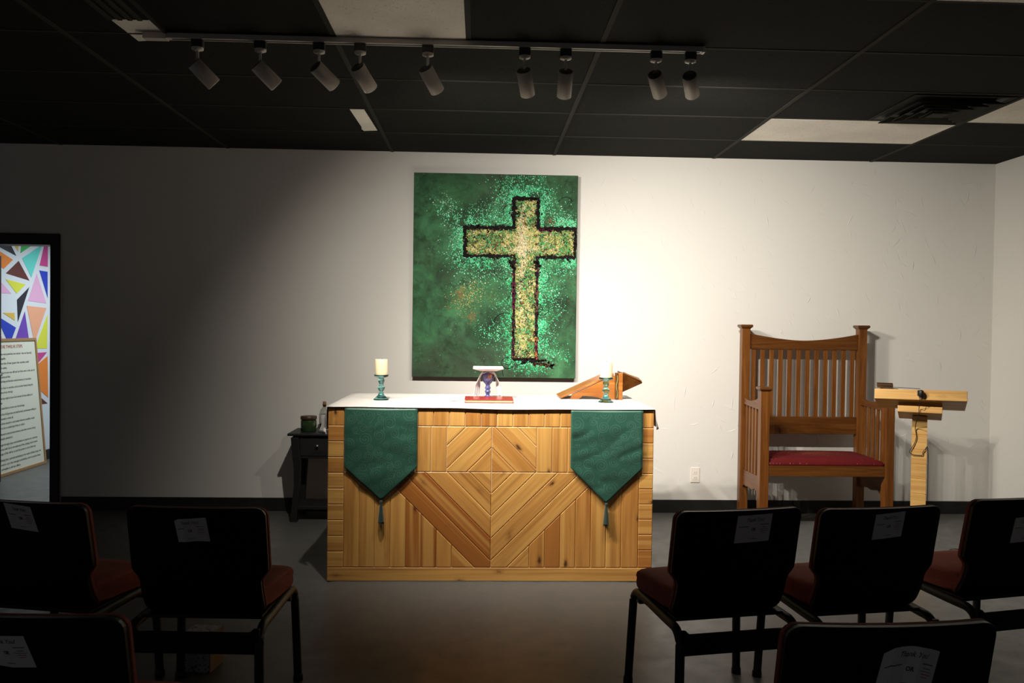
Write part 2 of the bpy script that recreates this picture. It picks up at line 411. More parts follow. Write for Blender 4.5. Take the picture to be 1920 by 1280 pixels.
# ------------------------------------------------------------------ track with nine spotlights
TY = 3.805
trk = thing('light_track', (-.26, TY, CE-.005), 'long metal light track fixed to the black ceiling, carrying spotlights', 'light track')
mb = MB(); L0, L1 = -1.525+.26, 1.005+.26
mb.box(L0, L1, -.018, .018, -.024, 0.0); mb.build('rail', M_track, trk, bevel=.002)
mb = MB(); mb.box(L0+.12, L1-.01, -.006, .006, -.0255, -.0235); mb.build('slot', M_trackd, trk)
mb = MB(); mb.box(L0-.005, L0+.10, -.021, .021, -.028, .002); mb.build('feed_end', M_track, trk, bevel=.002)
mb = MB(); mb.box(L1, L1+.012, -.019, .019, -.026, .001); mb.build('end_cap', M_satin, trk, bevel=.002)
def make_lamp():
    t = thing('track_spotlight', (0, 0, 0), 'x', 'spotlight', 'spotlights on the ceiling track')
    m = MB(); m.box(-.026, .026, -.016, .016, -.036, 0); m.build('adapter', M_lampdark, t, bevel=.003)
    m = MB(); m.lathe([(.012, -.05), (.026, -.044), (.026, -.036)], n=20); m.build('collar', M_satin, t)
    m = MB(); m.tube([(0, 0, -.045), (0, 0, -.118)], .0065, 12); m.build('stem', M_satin, t)
    m = MB()   # cylinder, axis along -z, pivot at origin (local), back cap up
    m.lathe([(.0, .052), (.030, .052), (.034, .049), (.034, -.068), (.0315, -.070), (.0295, -.068), (.0295, -.035), (0, -.030)], n=36)
    h = m.build('lamp_housing', M_satin, t)
    m = MB(); m.lathe([(.0, .0525), (.031, .0525), (.031, .0538), (0, .0538)], n=36); m.build('back_cap', M_lampdark, h)
    m = MB(); m.lathe([(0, -.062), (.02, -.06), (.0275, -.05), (.0275, -.045)], n=24); m.build('bulb', M_bulb, h)
    return t
# x, sideways lean in the picture plane (deg), how far it turns its back to the room
HEADS = [(-1.292, 40, .20), (-1.012, 42, .22), (-.748, 42, .42), (-.563, 28, .48), (-.256, 28, .38), (.186, 13, .40), (.375, 0, .38), (.792, 27, .55), (.952, 25, .62)]
ORD = ['leftmost', 'second from left', 'third from left', 'fourth from left', 'middle', 'fourth from right', 'third from right', 'second from right', 'rightmost']
EXTRA = ['grey side turned to the room', 'tipped steeply with a bright lower edge', 'pale and tipped right', 'beneath the white square tile', 'dim, against the speckled black tile',
         'leaning slightly right', 'hanging almost upright', 'tipped right over the tall chair side', 'with a brightly lit side at the rail end']
POW = [42, 105, 60, 190, 66, 52, 72, 124, 128]
CONE = [80, 80, 96, 124, 88, 86, 86, 118, 118]
vw, up = Vector((0, .957, .29)), Vector((0, -.29, .957))
lamp0 = make_lamp()
for i, (x, phi, s) in enumerate(HEADS):
    t = lamp0 if i == 0 else copy_tree(lamp0)
    t.location = (x, TY, CE-.029)
    t['label'] = ORD[i] + ' cylindrical spotlight on the ceiling track, ' + EXTRA[i]
    d = s*vw + math.sqrt(1-s*s)*(math.sin(R(phi))*Vector((1,0,0)) - math.cos(R(phi))*up)
    d.normalize()
    h = [c for c in t.children if c.name.startswith('lamp_housing')][0]
    h.rotation_mode = 'QUATERNION'; h.rotation_quaternion = d.to_track_quat('-Z', 'Y')
    # pivot: stem bottom meets the upper part of the body
    h.location = Vector((0, 0, -.122)) + d*.030
    ld = bpy.data.lights.new('spot_beam', 'SPOT'); ld.energy = POW[i]; ld.color = (1, .94, .84)
    ld.spot_size = R(CONE[i]); ld.spot_blend = 1.0; ld.shadow_soft_size = .022
    lo = bpy.data.objects.new('spot_beam', ld); COL.objects.link(lo)
    lo.location = t.location + h.location + d*.078
    lo.rotation_mode = 'QUATERNION'; lo.rotation_quaternion = d.to_track_quat('-Z', 'Y')

# ------------------------------------------------------------------ altar
AX0, AX1, AY0, AY1, AH = -.823, .963, 4.523, 5.42, .952
AC = .069
altar = thing('altar', (AC, (AY0+AY1)/2, 0), 'wooden altar table faced with cedar boards in a diamond pattern', 'altar')
AO = altar.location
def clip(poly, a, b, c):           # keep a*x+b*y <= c
    out = []
    for i in range(len(poly)):
        p, q = poly[i], poly[(i+1) % len(poly)]
        dp, dq = a*p[0]+b*p[1]-c, a*q[0]+b*q[1]-c
        if dp <= 1e-9: out.append(p)
        if (dp < -1e-9 and dq > 1e-9) or (dp > 1e-9 and dq < -1e-9):
            k = dp/(dp-dq); out.append((p[0]+k*(q[0]-p[0]), p[1]+k*(q[1]-p[1])))
    return out
def area(p): return .5*sum(p[i][0]*p[(i+1) % len(p)][1]-p[(i+1) % len(p)][0]*p[i][1] for i in range(len(p)))
def inset(poly, d):
    p = poly
    n_ = len(poly); edges = []
    for i in range(n_):
        a, b = poly[i], poly[(i+1) % n_]
        ex, ey = b[0]-a[0], b[1]-a[1]; l = math.hypot(ex, ey)
        if l < 1e-6: continue
        edges.append((ey/l, -ex/l, (ey*a[0]-ex*a[1])/l))
    out = []
    for i in range(len(edges)):
        a1, b1, c1 = edges[i-1]; a2, b2, c2 = edges[i]
        det = a1*b2-a2*b1
        if abs(det) < 1e-6: return None
        c1 -= d; c2 -= d
        out.append(((c1*b2-c2*b1)/det, (a1*c2-a2*c1)/det))
    return out
def clean(poly):
    out = []
    for p in poly:
        if not out or math.hypot(p[0]-out[-1][0], p[1]-out[-1][1]) > 1e-4: out.append(p)
    if len(out) > 1 and math.hypot(out[0][0]-out[-1][0], out[0][1]-out[-1][1]) < 1e-4: out.pop()
    return out
def board(m, poly, ang, y, thick=.014, tone=None, bev=.0034, sgn=-1, org=(0, 0, 0)):
    """board on a vertical plane; poly in (x,z), grain along ang"""
    poly = clean(poly)
    if len(poly) < 3 or abs(area(poly)) < 2e-4: return
    if area(poly) < 0: poly = poly[::-1]
    o = inset(poly, .0006); t = inset(poly, .0006+bev)
    if o is None or t is None or area(t) <= 0 : return
    ca, sa = math.cos(ang), math.sin(ang); ou, ov = random.uniform(0, 60), random.uniform(0, 60)
    uvf = lambda p: (ou + p[0]*ca+p[1]*sa, ov - p[0]*sa+p[1]*ca)
    if tone is None: tone = min(1, max(0, random.gauss(.45, .30)))
    ox, oy, oz = org; n_ = len(o)
    vs = [(p[0]-ox, y-oy, p[1]-oz) for p in o] + [(p[0]-ox, y+sgn*(thick-bev*.8)-oy, p[1]-oz) for p in o] + [(p[0]-ox, y+sgn*thick-oy, p[1]-oz) for p in t]
    fs, us = [], []
    for i in range(n_):
        j = (i+1) % n_
        fs.append((i, j, n_+j, n_+i)); us.append([uvf(o[i]), uvf(o[j]), uvf(o[j]), uvf(o[i])])
        fs.append((n_+i, n_+j, 2*n_+j, 2*n_+i)); us.append([uvf(o[i]), uvf(o[j]), uvf(t[j]), uvf(t[i])])
    fs.append(tuple(range(2*n_, 3*n_))); us.append([uvf(p) for p in t])
    m.add(vs, fs, 0, False, us, tone)
def rect(x0, x1, z0, z1): return [(x0, z0), (x1, z0), (x1, z1), (x0, z1)]
def strips(m, region, ang, cuts, tones=None, y=AY0+.014):
    """cut the region by parallel lines (offsets along the normal of ang); grain along ang"""
    nx, nz = -math.sin(ang), math.cos(ang)
    cs = sorted(cuts); lo = [-99]+cs; hi = cs+[99]
    for k, (a, b) in enumerate(zip(lo, hi)):
        p = clip(clip(region, -nx, -nz, -a), nx, nz, b)
        if len(p) >= 3: board(m, p, ang, y, org=AO, tone=None if tones is None else tones(k))
Z1, Z2, Z3 = .081, .606, .856
XL, XRi = -.735, .884
SX0, SX1 = -.178, .316
fp = MB()
board(fp, rect(AX0, AX1, .004, Z1), 0, AY0+.014, org=AO, tone=.35)
def frange(a, b, s):
    o = []; 
    while (a < b if s > 0 else a > b): o.append(a); a += s
    return o
strips(fp, rect(AX0, XL, Z1, Z3), 0, frange(Z3-.0861, Z1+.02, -.0861))
strips(fp, rect(XRi, AX1, Z1, Z3), 0, frange(Z3-.0845, Z1+.02, -.0845))
for r_ in (rect(AX0, XL, Z3, AH), rect(XRi, AX1, Z3, AH)): board(fp, r_, PI/2, AY0+.014, org=AO, tone=.6)
strips(fp, rect(XL, XRi, Z3, AH), PI/2, [-c for c in frange(XL+.05, XRi-.02, .0868)])
strips(fp, rect(XL, SX0, Z2, Z3), PI/2, [-c for c in frange(SX0-.0855, XL+.03, -.0855)], tones=lambda k: random.uniform(.05, .4))
strips(fp, rect(SX1, XRi, Z2, Z3), PI/2, [-c for c in frange(SX1+.0855, XRi-.03, .0855)], tones=lambda k: random.uniform(.1, .5))
q = math.sqrt(.5)
light = lambda k: random.uniform(.0, .45)
strips(fp, rect(SX0, AC, Z2, Z3), PI/4, [(c)*q for c in (.926, .800, .674)], tones=light)
strips(fp, rect(AC, SX1, Z2, Z3), -PI/4, [(c+2*AC)*q for c in (.926, .800, .674)], tones=lambda k: random.uniform(.25, .7))
# lower field: four diagonal boards each side of the centre line, upright boards outside them
dc = [.556, .433, .310, .187]
CO = .062
lowL = rect(XL, AC, Z1, Z2); lowR = rect(AC, XRi, Z1, Z2)
strips(fp, clip(lowL, -1, -1, -CO), -PI/4, [c*q for c in dc], tones=lambda k: [.88, .92, .55, .4, .45][k] + random.uniform(-.1, .1))
strips(fp, clip(lowR, 1, -1, 2*AC-CO), PI/4, [(c-2*AC)*q for c in dc], tones=lambda k: random.uniform(.05, .4))
outL = clip(lowL, 1, 1, CO); outR = clip(lowR, -1, 1, CO-2*AC)
XT = -.144
board(fp, clip(outL, -1, 0, -XT), -PI/4, AY0+.014, org=AO, tone=.75)
board(fp, clip(outR, 1, 0, 2*AC-XT), PI/4, AY0+.014, org=AO, tone=.4)
strips(fp, clip(outL, 1, 0, XT), PI/2, [-c for c in frange(XT-.0845, XL+.03, -.0845)], tones=lambda k: [.55, 1.0, .95, .45, .4, .5, .4, .4, .5][k % 9])
strips(fp, clip(outR, -1, 0, -(2*AC-XT)), PI/2, [-c for c in frange(2*AC-XT+.0845, XRi-.03, .0845)], tones=lambda k: random.uniform(.35, .9))
fp.build('front_panel', M_pine, altar)
def side_planks(x, sgn):
    m = MB()
    z = .004
    while z < AH-.01:
        z2 = min(z+.0855, AH)
        ou, tn = random.uniform(0, 50), random.uniform(.2, .7)
        x2 = x - sgn*.02
        vs = [(xx-AO.x, yy-AO.y, zz) for xx in (x, x2) for yy, zz in ((AY0+.0145, z+.0008), (AY1, z+.0008), (AY1, z2-.0008), (AY0+.0145, z2-.0008))]
        us = [(ou+p[1], ou+p[2]) for p in vs]
        fs = [(0,1,2,3), (4,7,6,5), (0,4,5,1), (1,5,6,2), (2,6,7,3), (3,7,4,0)]
        m.add(vs, fs, 0, False, [[us[i] for i in f] for f in fs], tn)
        z = z2
    m.build('side_panel', M_pine, altar)
side_planks(AX0, -1); side_planks(AX1, 1)
m = MB(); m.box(AX0+.022, AX1-.022, AY0+.016, AY1, AH-.03, AH-.001)
for k in range(len(m.v)): m.v[k] -= AO
m.build('table_top', M_standx, altar)
m = MB(); m.box(AX0+.022, AX1-.022, AY1-.06, AY1-.03, .0, .12)
for k in range(len(m.v)): m.v[k] -= AO
m.build('rear_stretcher', M_standx, altar)

# green runners hanging over the front edge, tops tucked under the white cloth
ZT = AH + .0025
def runner(x0, x1, zs0, zs1, xt, zt, label, seed):
    rn = thing('altar_runner', ((x0+x1)/2, AY0, ZT), label, 'cloth runner', 'green runners on the altar front')
    O = rn.location
    rs = random.Random(seed)
    def bottom(u):
        ut = (xt-x0)/(x1-x0)
        return zs0+(zt-zs0)*u/ut if u < ut else zt+(zs1-zt)*(u-ut)/(1-ut)
    def face(u, w):      # w 0..1 from fold to lower edge
        x = x0+(x1-x0)*u; z = ZT - .004 + (bottom(u)-ZT+.004)*w
        hgt = min(1, (ZT-z)/.1)
        nz = noise.noise(Vector((x*5+seed, z*6, seed))) * .009 + noise.noise(Vector((x*3+z*9, z*14-x*6, seed+3))) * .005
        return Vector((x, AY0-.0065-.004*hgt - abs(nz)*hgt, z)) - O
    m = MB()
    m.grid(lambda u, w: face(u, 1-w), 28, 34)
    m.grid(lambda u, w: Vector((x0+(x1-x0)*u, AY0-.0065+.0045*math.cos(PI/2*(1-w)) if w < .2 else AY0-.002+.10*(w-.2)/.8, ZT-.004*(1-min(1, w/.2)))) - O, 28, 8)
    cl = m.build('fabric', M_green, rn, solid=.0022, weld=True, offset=0)
    m = MB()      # woven scrolls standing a hair proud of the satin
    def sp(cx, cz, r, turns, a0, sg):
        pts = []; N = int(26*turns)
        for i in range(N+1):
            k = i/N; rr = r*(1-k)**.8*1.0+.002; a = a0+sg*2*PI*turns*k
            pts.append((cx+rr*math.cos(a), cz+rr*math.sin(a)))
        tail = pts[0]; 
        pre = [(tail[0]+(.02+.5*r)*math.sin(a0)*-sg*-k2 + 0, tail[1]-(.02+.5*r)*k2*math.cos(a0)*sg) for k2 in (1, .75, .5, .25)]
        pts = pre+pts; wd = .0016
        quads = []
        for i, p in enumerate(pts):
            a, b = pts[max(0, i-1)], pts[min(len(pts)-1, i+1)]
            tx, tz = b[0]-a[0], b[1]-a[1]; l = math.hypot(tx, tz) or 1
            quads.append(((p[0]-tz/l*wd, p[1]+tx/l*wd), (p[0]+tz/l*wd, p[1]-tx/l*wd)))
        def on(p):
            u = (p[0]-x0)/(x1-x0); b = bottom(min(1, max(0, u))); w = (ZT-.004-p[1])/(ZT-.004-b)
            return u, w
        for i in range(len(quads)-1):
            c4 = [quads[i][0], quads[i+1][0], quads[i+1][1], quads[i][1]]
            uw = [on(p) for p in c4]
            if all(.03 < u < .97 and .03 < w < .96 for u, w in uw):
                m.add([face(u, w)+Vector((0, -.0013, 0)) for u, w in uw], [(0, 1, 2, 3)])
    placed = []
    for tr in range(900):
        r = rs.choice([.040, .034, .030, .026, .021, .017]) if tr < 260 else rs.choice([.021, .016])
        cx, cz = rs.uniform(x0+.02, x1-.02), rs.uniform(zt+.03, ZT-.02)
        if any(math.hypot(cx-a, cz-b) < (r+c)*1.04 for a, b, c in placed): continue
        if cz-r*.7 < bottom((cx-x0)/(x1-x0)): continue
        placed.append((cx, cz, r)); sp(cx, cz, r, 2.3 if r > .024 else 1.7, rs.uniform(0, 2*PI), rs.choice((-1, 1)))
    m.build('scroll_pattern', M_greenl, cl)
    m = MB()      # tassel
    top = Vector((xt, AY0-.016, zt+.006)) - O
    m.lathe([(.0, 0), (.007, -.004), (.008, -.014), (.005, -.022), (.009, -.035), (.015, -.10), (.017, -.118)], top, 14)
    for k in range(22):
        a = rs.uniform(0, 2*PI); r = rs.uniform(.004, .016)
        m.tube([top+Vector((r*.4*math.cos(a), r*.4*math.sin(a), -.03)), top+Vector((r*math.cos(a), r*math.sin(a), -.10)), top+Vector((1.1*r*math.cos(a), 1.1*r*math.sin(a), -.118-rs.uniform(0, .018)))], .0014, 5)
    m.build('tassel', M_tassel, rn)
runner(-.732, -.338, .630, .632, -.530, .447, 'green scroll-patterned pointed runner hanging on the left of the altar front', 3)
runner(.502, .901, .636, .634, .702, .440, 'green scroll-patterned pointed runner hanging on the right of the altar front', 11)

# white altar cloth lying over the table, hanging at both ends
CT = AH + .0065
def cloth():
    m = MB(); O = Vector((AC, (AY0+AY1)/2, CT))
    xa, xb = AX0-.004, AX1+.004
    prof = []      # (s, hang) across x
    for k in range(9): prof.append(('L', 1-k/8))
    for k in range(1, 41): prof.append(('T', k/40))
    for k in range(1, 9): prof.append(('R', k/8))
    ny = 36; rows = []
    for j in range(ny+3):
        if j < 2: vy = 0; lip = (2-j)/2
        else: vy = (j-2)/ny; lip = 0
        y = AY0-.0055 + (AY1+.02-AY0)*vy
        row = []
        for kind, t in prof:
            wob = noise.noise(Vector((y*3, 0, 1)))*.02
            if kind == 'T':
                x = xa+(xb-xa)*t; z = CT + .0008*noise.noise(Vector((x*6, y*6, 0)))
            elif kind == 'L':
                z = CT - .150*t; fl_ = min(1, vy/.055); fl_ = fl_*fl_*(3-2*fl_); x = xa - .003*min(1, t*6) - (.002+(.058+wob)*fl_*(1-.45*vy))*t**1.05
            else:
                z = CT - .112*t; fl_ = min(1, vy/.055); fl_ = fl_*fl_*(3-2*fl_); x = xb + .003*min(1, t*6) + (.006+(.030+wob)*fl_*(1-.4*vy))*t**1.2
            yy = y; 
            if lip:
                yy = y-.003*lip if kind == 'T' else y - .0*lip
                if kind == 'T': z -= lip*(.004+.003*math.sin(x*4.1+.6)+.0015*math.sin(x*11))
                else: yy = y-.006*lip*(1-t)
            row.append(Vector((x, yy, z)) - O)
        rows.append(row)
    nc = len(prof); vs = [p for r_ in rows for p in r_]
    fs = [(j*nc+i, j*nc+i+1, (j+1)*nc+i+1, (j+1)*nc+i) for j in range(len(rows)-1) for i in range(nc-1)]
    m.add(vs, fs, 0, True)
    o = m.build('altar_cloth', M_cloth, solid=.002, offset=1); o.location = O
    return tag(o, 'white linen cloth covering the wooden altar top, ends hanging down', 'altar cloth')
cloth()
TT = CT + .0025

# candles on teal glass holders
HP = [(.0, 0), (.044, .0), (.046, .004), (.036, .012), (.020, .028), (.013, .044), (.012, .052), (.017, .058), (.022, .068), (.022, .074), (.016, .084), (.0125, .090), (.014, .100), (.019, .108), (.019, .118), (.016, .124), (.017, .132), (.040, .138), (.042, .141), (.042, .150), (.039, .150), (.038, .143), (.0, .142)]
def candle_set(x, y, side):
    o = MB(); o.lathe(HP, n=40)
    h = o.build('candle_holder', M_teal); h.location = (x, y, TT)
    tag(h, 'teal glass candle holder on the %s of the altar' % side, 'candle holder', 'teal glass candle holders')
    c = thing('pillar_candle', (x, y, TT+.1435), 'cream pillar candle on the %s glass holder' % side, 'candle', 'pillar candles on the altar')
    m = MB(); m.lathe([(0, 0), (.036, 0), (.037, .003), (.037, .094), (.035, .098), (.030, .0975), (.022, .093), (0, .091)], n=40); m.build('wax', M_wax, c)
    m = MB(); m.tube([(0, 0, .090), (.001, 0, .097), (.003, 0, .104)], .0012, 6); m.build('wick', M_inkd, c)
candle_set(-.586, 4.93, 'left'); candle_set(.752, 4.905, 'right')

# red book, chalice with purificator and pall
BX, BY = .054, 4.89
bk = thing('book', (BX, BY, TT), 'red hardback book lying flat in the middle of the altar', 'book')
m = MB(); m.box(-.138, .138, -.105, .10, .0035, .0165); m.build('pages', M_pages, bk, bevel=.002)
m = MB(); m.box(-.142, .142, -.108, .108, 0, .0035); m.box(-.142, .142, -.108, .108, .017, .0215); m.box(-.142, .142, .1005, .108, .0, .0215); m.build('cover', M_book, bk, bevel=.0015)
m = MB(); m.tube([(-.135, .0, .012), (-.16, .0, .006), (-.19, -.01, .0025), (-.235, -.03, .002)], .0012, 6, rx=.003); m.build('ribbon', M_ribbon, bk)
CX, CY = .048, 5.055
ch = MB()
CP = [(0, 0), (.042, 0), (.043, .006), (.026, .012), (.013, .022), (.0115, .032), (.016, .040), (.0185, .046), (.016, .052), (.0125, .056), (.016, .063), (.0185, .069), (.015, .075), (.0125, .084), (.016, .092), (.027, .104), (.036, .122), (.0405, .142), (.0415, .158), (.0395, .168), (.037, .168), (.038, .150), (.034, .125), (.0, .104)]
ch.lathe(CP, n=40)
o = ch.build('chalice', M_glaze); o.location = (CX, CY, TT); tag(o, 'blue glazed ceramic chalice with a tan patch, behind the red book', 'chalice')
m = MB()     # folded linen strip lying across the rim, ends hanging left and right
def puri(u, w):
    a = (u-.5)*2; d = (w-.5)*.084; sg = 1 if a > 0 else -1
    s = abs(a)*.185
    if s < .036: x = s; z = -.002*s/.036
    elif s < .060: x = .036+(s-.036)*.45; z = -.002-(s-.036)*.88
    else: x = .0468+(s-.060)*.13; z = -.0231-(s-.060)*.98
    dr = abs(w-.5)*2
    z -= .016*min(1, s/.04)*dr**2*(1 if s < .06 else 1)
    k = min(1, max(0, (s-.045)/.07))
    xx = sg*(x + .010*k) + sg*d*.36*k*-1 + .003*math.sin(w*14)*k
    return Vector((CX+xx, CY+d*(1-.62*k)-.002, TT+.1705+z))
m.grid(puri, 48, 10)
o = m.build('purificator', M_cloth, origin=(CX, CY, TT+.1705), solid=.0016, offset=1); tag(o, 'white linen strip draped over the chalice rim with ends hanging', 'linen cloth')
PZ = TT+.1735
m = MB()
vs = [(-.05, -.045, 0), (.05, -.045, 0), (.05, .045, 0), (-.05, .045, 0), (-.092, -.086, .014), (.092, -.086, .014), (.092, .086, .014), (-.092, .086, .014), (-.091, -.085, .024), (.091, -.085, .024), (.091, .085, .024), (-.091, .085, .024)]
m.add(vs, [(3,2,1,0), (0,1,5,4), (1,2,6,5), (2,3,7,6), (3,0,4,7), (4,5,9,8), (5,6,10,9), (6,7,11,10), (7,4,8,11), (8,9,10,11)])
o = m.build('chalice_pall', M_cloth, bevel=.002); o.location = (CX+.001, CY, PZ); tag(o, 'stiff square white pall resting on top of the chalice', 'chalice cover')

# wooden missal stand at the right end of the altar, seen from behind
st = thing('book_stand', (.78, 5.16, TT), 'wooden folding book stand at the right end of the altar behind a candle', 'book stand')
SO = st.location
def sl(m, pts, y0, y1):
    m.prism([(p[0]-SO.x, p[1]-SO.z) for p in pts], lambda a, b, d: (a, d-SO.y, b), y0, y1)
m = MB(); tz = TT
# sloping rest board: rises from the cloth at the left to the ridge at the right
def slab(m, p0, p1, y0, y1, th, tw=0):
    (xa, za), (xb, zb) = p0, p1; l = math.hypot(xb-xa, zb-za); nx, nz = -(zb-za)/l*th, (xb-xa)/l*th
    vs = []
    for (x, z) in ((xa, za), (xb, zb), (xb+nx, zb+nz), (xa+nx, za+nz)):
        for y in (y0, y1): vs.append(Vector((x, y + (tw if x > (xa+xb)/2 else 0), z)) - SO)
    m.add(vs, [(0,1,3,2), (2,3,5,4), (4,5,7,6), (6,7,1,0), (0,2,4,6), (1,7,5,3)])
slab(m, (.500, tz+.002), (.832, tz+.155), 5.10, 5.34, .012)
m.build('rest_board', M_standx, st, bevel=.002)
m = MB()
sl(m, [(.560, tz), (.615, tz), (.640, tz+.022), (.70, tz+.018), (.755, tz+.006), (.775, tz), (.845, tz), (.845, tz+.150), (.826, tz+.150), (.575, tz+.032)], 5.105, 5.125)
m.build('bracket', M_standx, st, bevel=.002)
m = MB(); sl(m, [(.838, tz), (.858, tz), (.858, tz+.168), (.838, tz+.168)], 5.085, 5.115); m.build('centre_post', M_standd, st, bevel=.002)
m = MB(); m.tube([Vector((.848+.004*math.sin(k*.9), 5.083, tz+.01+.014*k))-SO for k in range(11)], .0022, 6, rx=.004); m.build('green_inlay', M_inlay, st)
m = MB(); sl(m, [(.858, tz), (.884, tz), (.884, tz+.166), (.858, tz+.166)], 5.085, 5.105); m.build('end_post', M_standx, st, bevel=.002)
m = MB()      # right hand flap, hanging from the ridge, its dark underside facing the room
vs = [(.884, 5.10, tz+.156), (1.018, 5.16, tz+.098), (.884, 5.105, tz+.045), (.884, 5.30, tz+.160), (1.03, 5.34, tz+.115)]
nrm = .010
top = [Vector(p)+Vector((.002, 0, nrm)) for p in vs]
m.add([Vector(p)-SO for p in vs]+[p-SO for p in top], [(0,2,1), (0,1,4,3), (5,6,7), (5,8,9,6), (0,5,7,2), (2,7,6,1), (1,6,9,4), (4,9,8,3), (3,8,5,0)])
m.build('side_flap', M_standd, st, bevel=.0015)
m = MB(); slab(m, (.888, tz+.1675), (1.012, tz+.113), 5.10, 5.115, .006, .05); m.build('flap_edge', M_standx, st)

# ------------------------------------------------------------------ painting (green, with a cross)
PX0, PX1, PZ0, PZ1, PY = -.511, .718, 1.021, 2.546, 6.208
pic = thing('painting', ((PX0+PX1)/2, D-.003, PZ0), 'large green glitter canvas with a dark-edged golden cross on the wall', 'painting')
PO = pic.location
m = MB(); m.box(PX0, PX1, PY, D-.002, PZ0, PZ1)
for k in range(len(m.v)): m.v[k] -= PO
n = NT('green_canvas', .7, 0, .12); v = n.coord()
a = n.noise(v, 3.2, 6, .62, .6); b = n.noise(n.map(v, (1,1,1), (5,2,1)), 1.7, 5, .6); c_ = n.noise(n.map(v, (1,1,1), (1,8,3)), 9, 5, .7)
col = n.ramp(a, [(.28, (.012, .022, .012)), (.42, (.026, .066, .032)), (.56, (.045, .138, .062)), (.72, (.075, .235, .105))])
col = n.mix(n.ramp(b, [(.47, 0), (.64, .55)]), col, (.055, .068, .046))
col = n.mix(n.ramp(c_, [(.50, 0), (.66, .7)]), col, (.016, .032, .017))
sx = n.n('ShaderNodeSeparateXYZ'); n.put(sx.inputs[0], v)
edge = n.m('LESS_THAN', sx.outputs[1], PY-PO.y+.0005)
n.col(n.mix(edge, (.02, .024, .02), col)); M_canvas = n.mat
def flat(nm, c, r=.85, spec=.08): return simple(nm, c, r, spec=spec, var=.25, scale=50)
PM = [flat('glitter_mint', (.10, .76, .36), .4, .4), flat('glitter_green', (.035, .42, .16)), flat('glitter_pale', (.55, .9, .68), .4, .4),
      flat('paint_gold', (.56, .46, .16)), flat('paint_cream', (.66, .57, .40)), flat('paint_olive', (.16, .28, .08)),
      flat('paint_black', (.012, .009, .009)), flat('paint_plum', (.085, .012, .035)), flat('paint_rust', (.36, .12, .04)), flat('paint_brown', (.10, .06, .03))]
cv = m.build('canvas', M_canvas, pic, bevel=.003)
PU = (PX1-PX0)/306.; PV = (PZ1-PZ0)/387.
fl = MB(); rg = random.Random(5); layer = [0.0]
def fleck(u, v_, s, mi, st=None, an=None):
    if not (2 < u < 304 and 2 < v_ < 384): return
    layer[0] += .4e-7
    a = rg.uniform(0, PI) if an is None else an; e = rg.uniform(.45, 1) if st is None else st
    k = rg.choice((4, 5)); pts = []
    for i in range(k):
        t_ = 2*PI*(i+rg.uniform(-.3, .3))/k; x, y = s*math.cos(t_), s*e*math.sin(t_)
        pts.append((u+x*math.cos(a)-y*math.sin(a), v_+x*math.sin(a)+y*math.cos(a)))
    fl.add([Vector((PX0+p*PU, PY-.0006-layer[0], PZ1-q_*PV))-PO for p, q_ in pts], [tuple(range(k))], mi)
VB = (186, 233, 44, 352); HB = (94, 304, 100, 155)
def sdr(u, v_, b): 
    dx, dy = max(b[0]-u, u-b[1]), max(b[2]-v_, v_-b[3])
    return max(dx, dy) if max(dx, dy) < 0 else math.hypot(max(dx, 0), max(dy, 0))
def sd(u, v_): return min(sdr(u, v_, VB), sdr(u, v_, HB))
ns = lambda u, v_, s, o=0: noise.noise(Vector((u*s+o, v_*s-o, o*.7)))
# ragged under-painting: olive and brown strokes inside the cross, mid green strokes round it
for _ in range(2600):
    if rg.random() < .55: u, v_ = rg.uniform(VB[0], VB[1]), rg.uniform(VB[2], VB[3])
    else: u, v_ = rg.uniform(HB[0], HB[1]), rg.uniform(HB[2], HB[3])
    fleck(u, v_, rg.uniform(2, 4.5), rg.choices((5, 9, 6, 1, 3), (5, 4, 2, 1, 2))[0], rg.uniform(.3, .6))
for _ in range(5200):
    u, v_ = rg.uniform(70, 304), rg.uniform(12, 380); d = sd(u, v_)
    if d > 1 and rg.random() < .8*math.exp(-(d/13)**2)*max(0, min(1, .5+1.8*ns(u, v_, .05, 17))): fleck(u, v_, rg.uniform(1.2, 3), 1, rg.uniform(.4, .9))
# soft glow of mint glitter round the cross
GL = [(180, 22, 34, 1.0), (215, 20, 38, .9), (245, 48, 30, .8), (280, 85, 28, .8), (160, 75, 34, 1.15), (120, 88, 26, 1.1), (70, 78, 26, .9), (52, 62, 16, .7), (95, 165, 30, .8), (135, 170, 30, .7), (175, 185, 22, .9),
      (255, 185, 28, 1.1), (262, 225, 24, .9), (248, 290, 22, .8), (255, 335, 24, .9), (280, 345, 14, .7), (165, 245, 14, .55), (160, 300, 26, .6), (135, 300, 22, .5), (215, 365, 20, .6), (268, 260, 18, .4), (80, 130, 36, .25), (110, 210, 40, .3), (240, 370, 20, .4), (290, 170, 18, .5)]
for gu, gv, gs, gd in GL:
    for _ in range(int(430*gd*(gs/26)**1.5)):
        u, v_ = rg.gauss(gu, gs*.55), rg.gauss(gv, gs*.55)
        if sd(u, v_) < 1 or ns(u, v_, .09, 3) < rg.uniform(-.55, .25): continue
        fleck(u, v_, rg.choice((.5, .6, .75, .95, 1.2)), rg.choices((0, 1, 2), (6, 4, 1.2))[0])
for _ in range(120000):
    u, v_ = rg.uniform(60, 304), rg.uniform(8, 384)
    d = sd(u, v_)
    if d < 1.5 or d > 40: continue
    if u > 150 and u < 186 and 175 < v_ < 330: k_ = .35
    elif v_ > 160 and u < 180: k_ = .55
    else: k_ = 1
    if rg.random() < k_*(math.exp(-(d/15)**2)+.25*math.exp(-(d/6)**2))*max(0, min(1, .6+1.7*ns(u, v_, .05, 17)+.7*ns(u, v_, .16, 2))): fleck(u, v_, rg.choice((.4, .5, .65, .8, 1.0)), rg.choices((0, 1, 2), (6, 4.5, .8))[0])
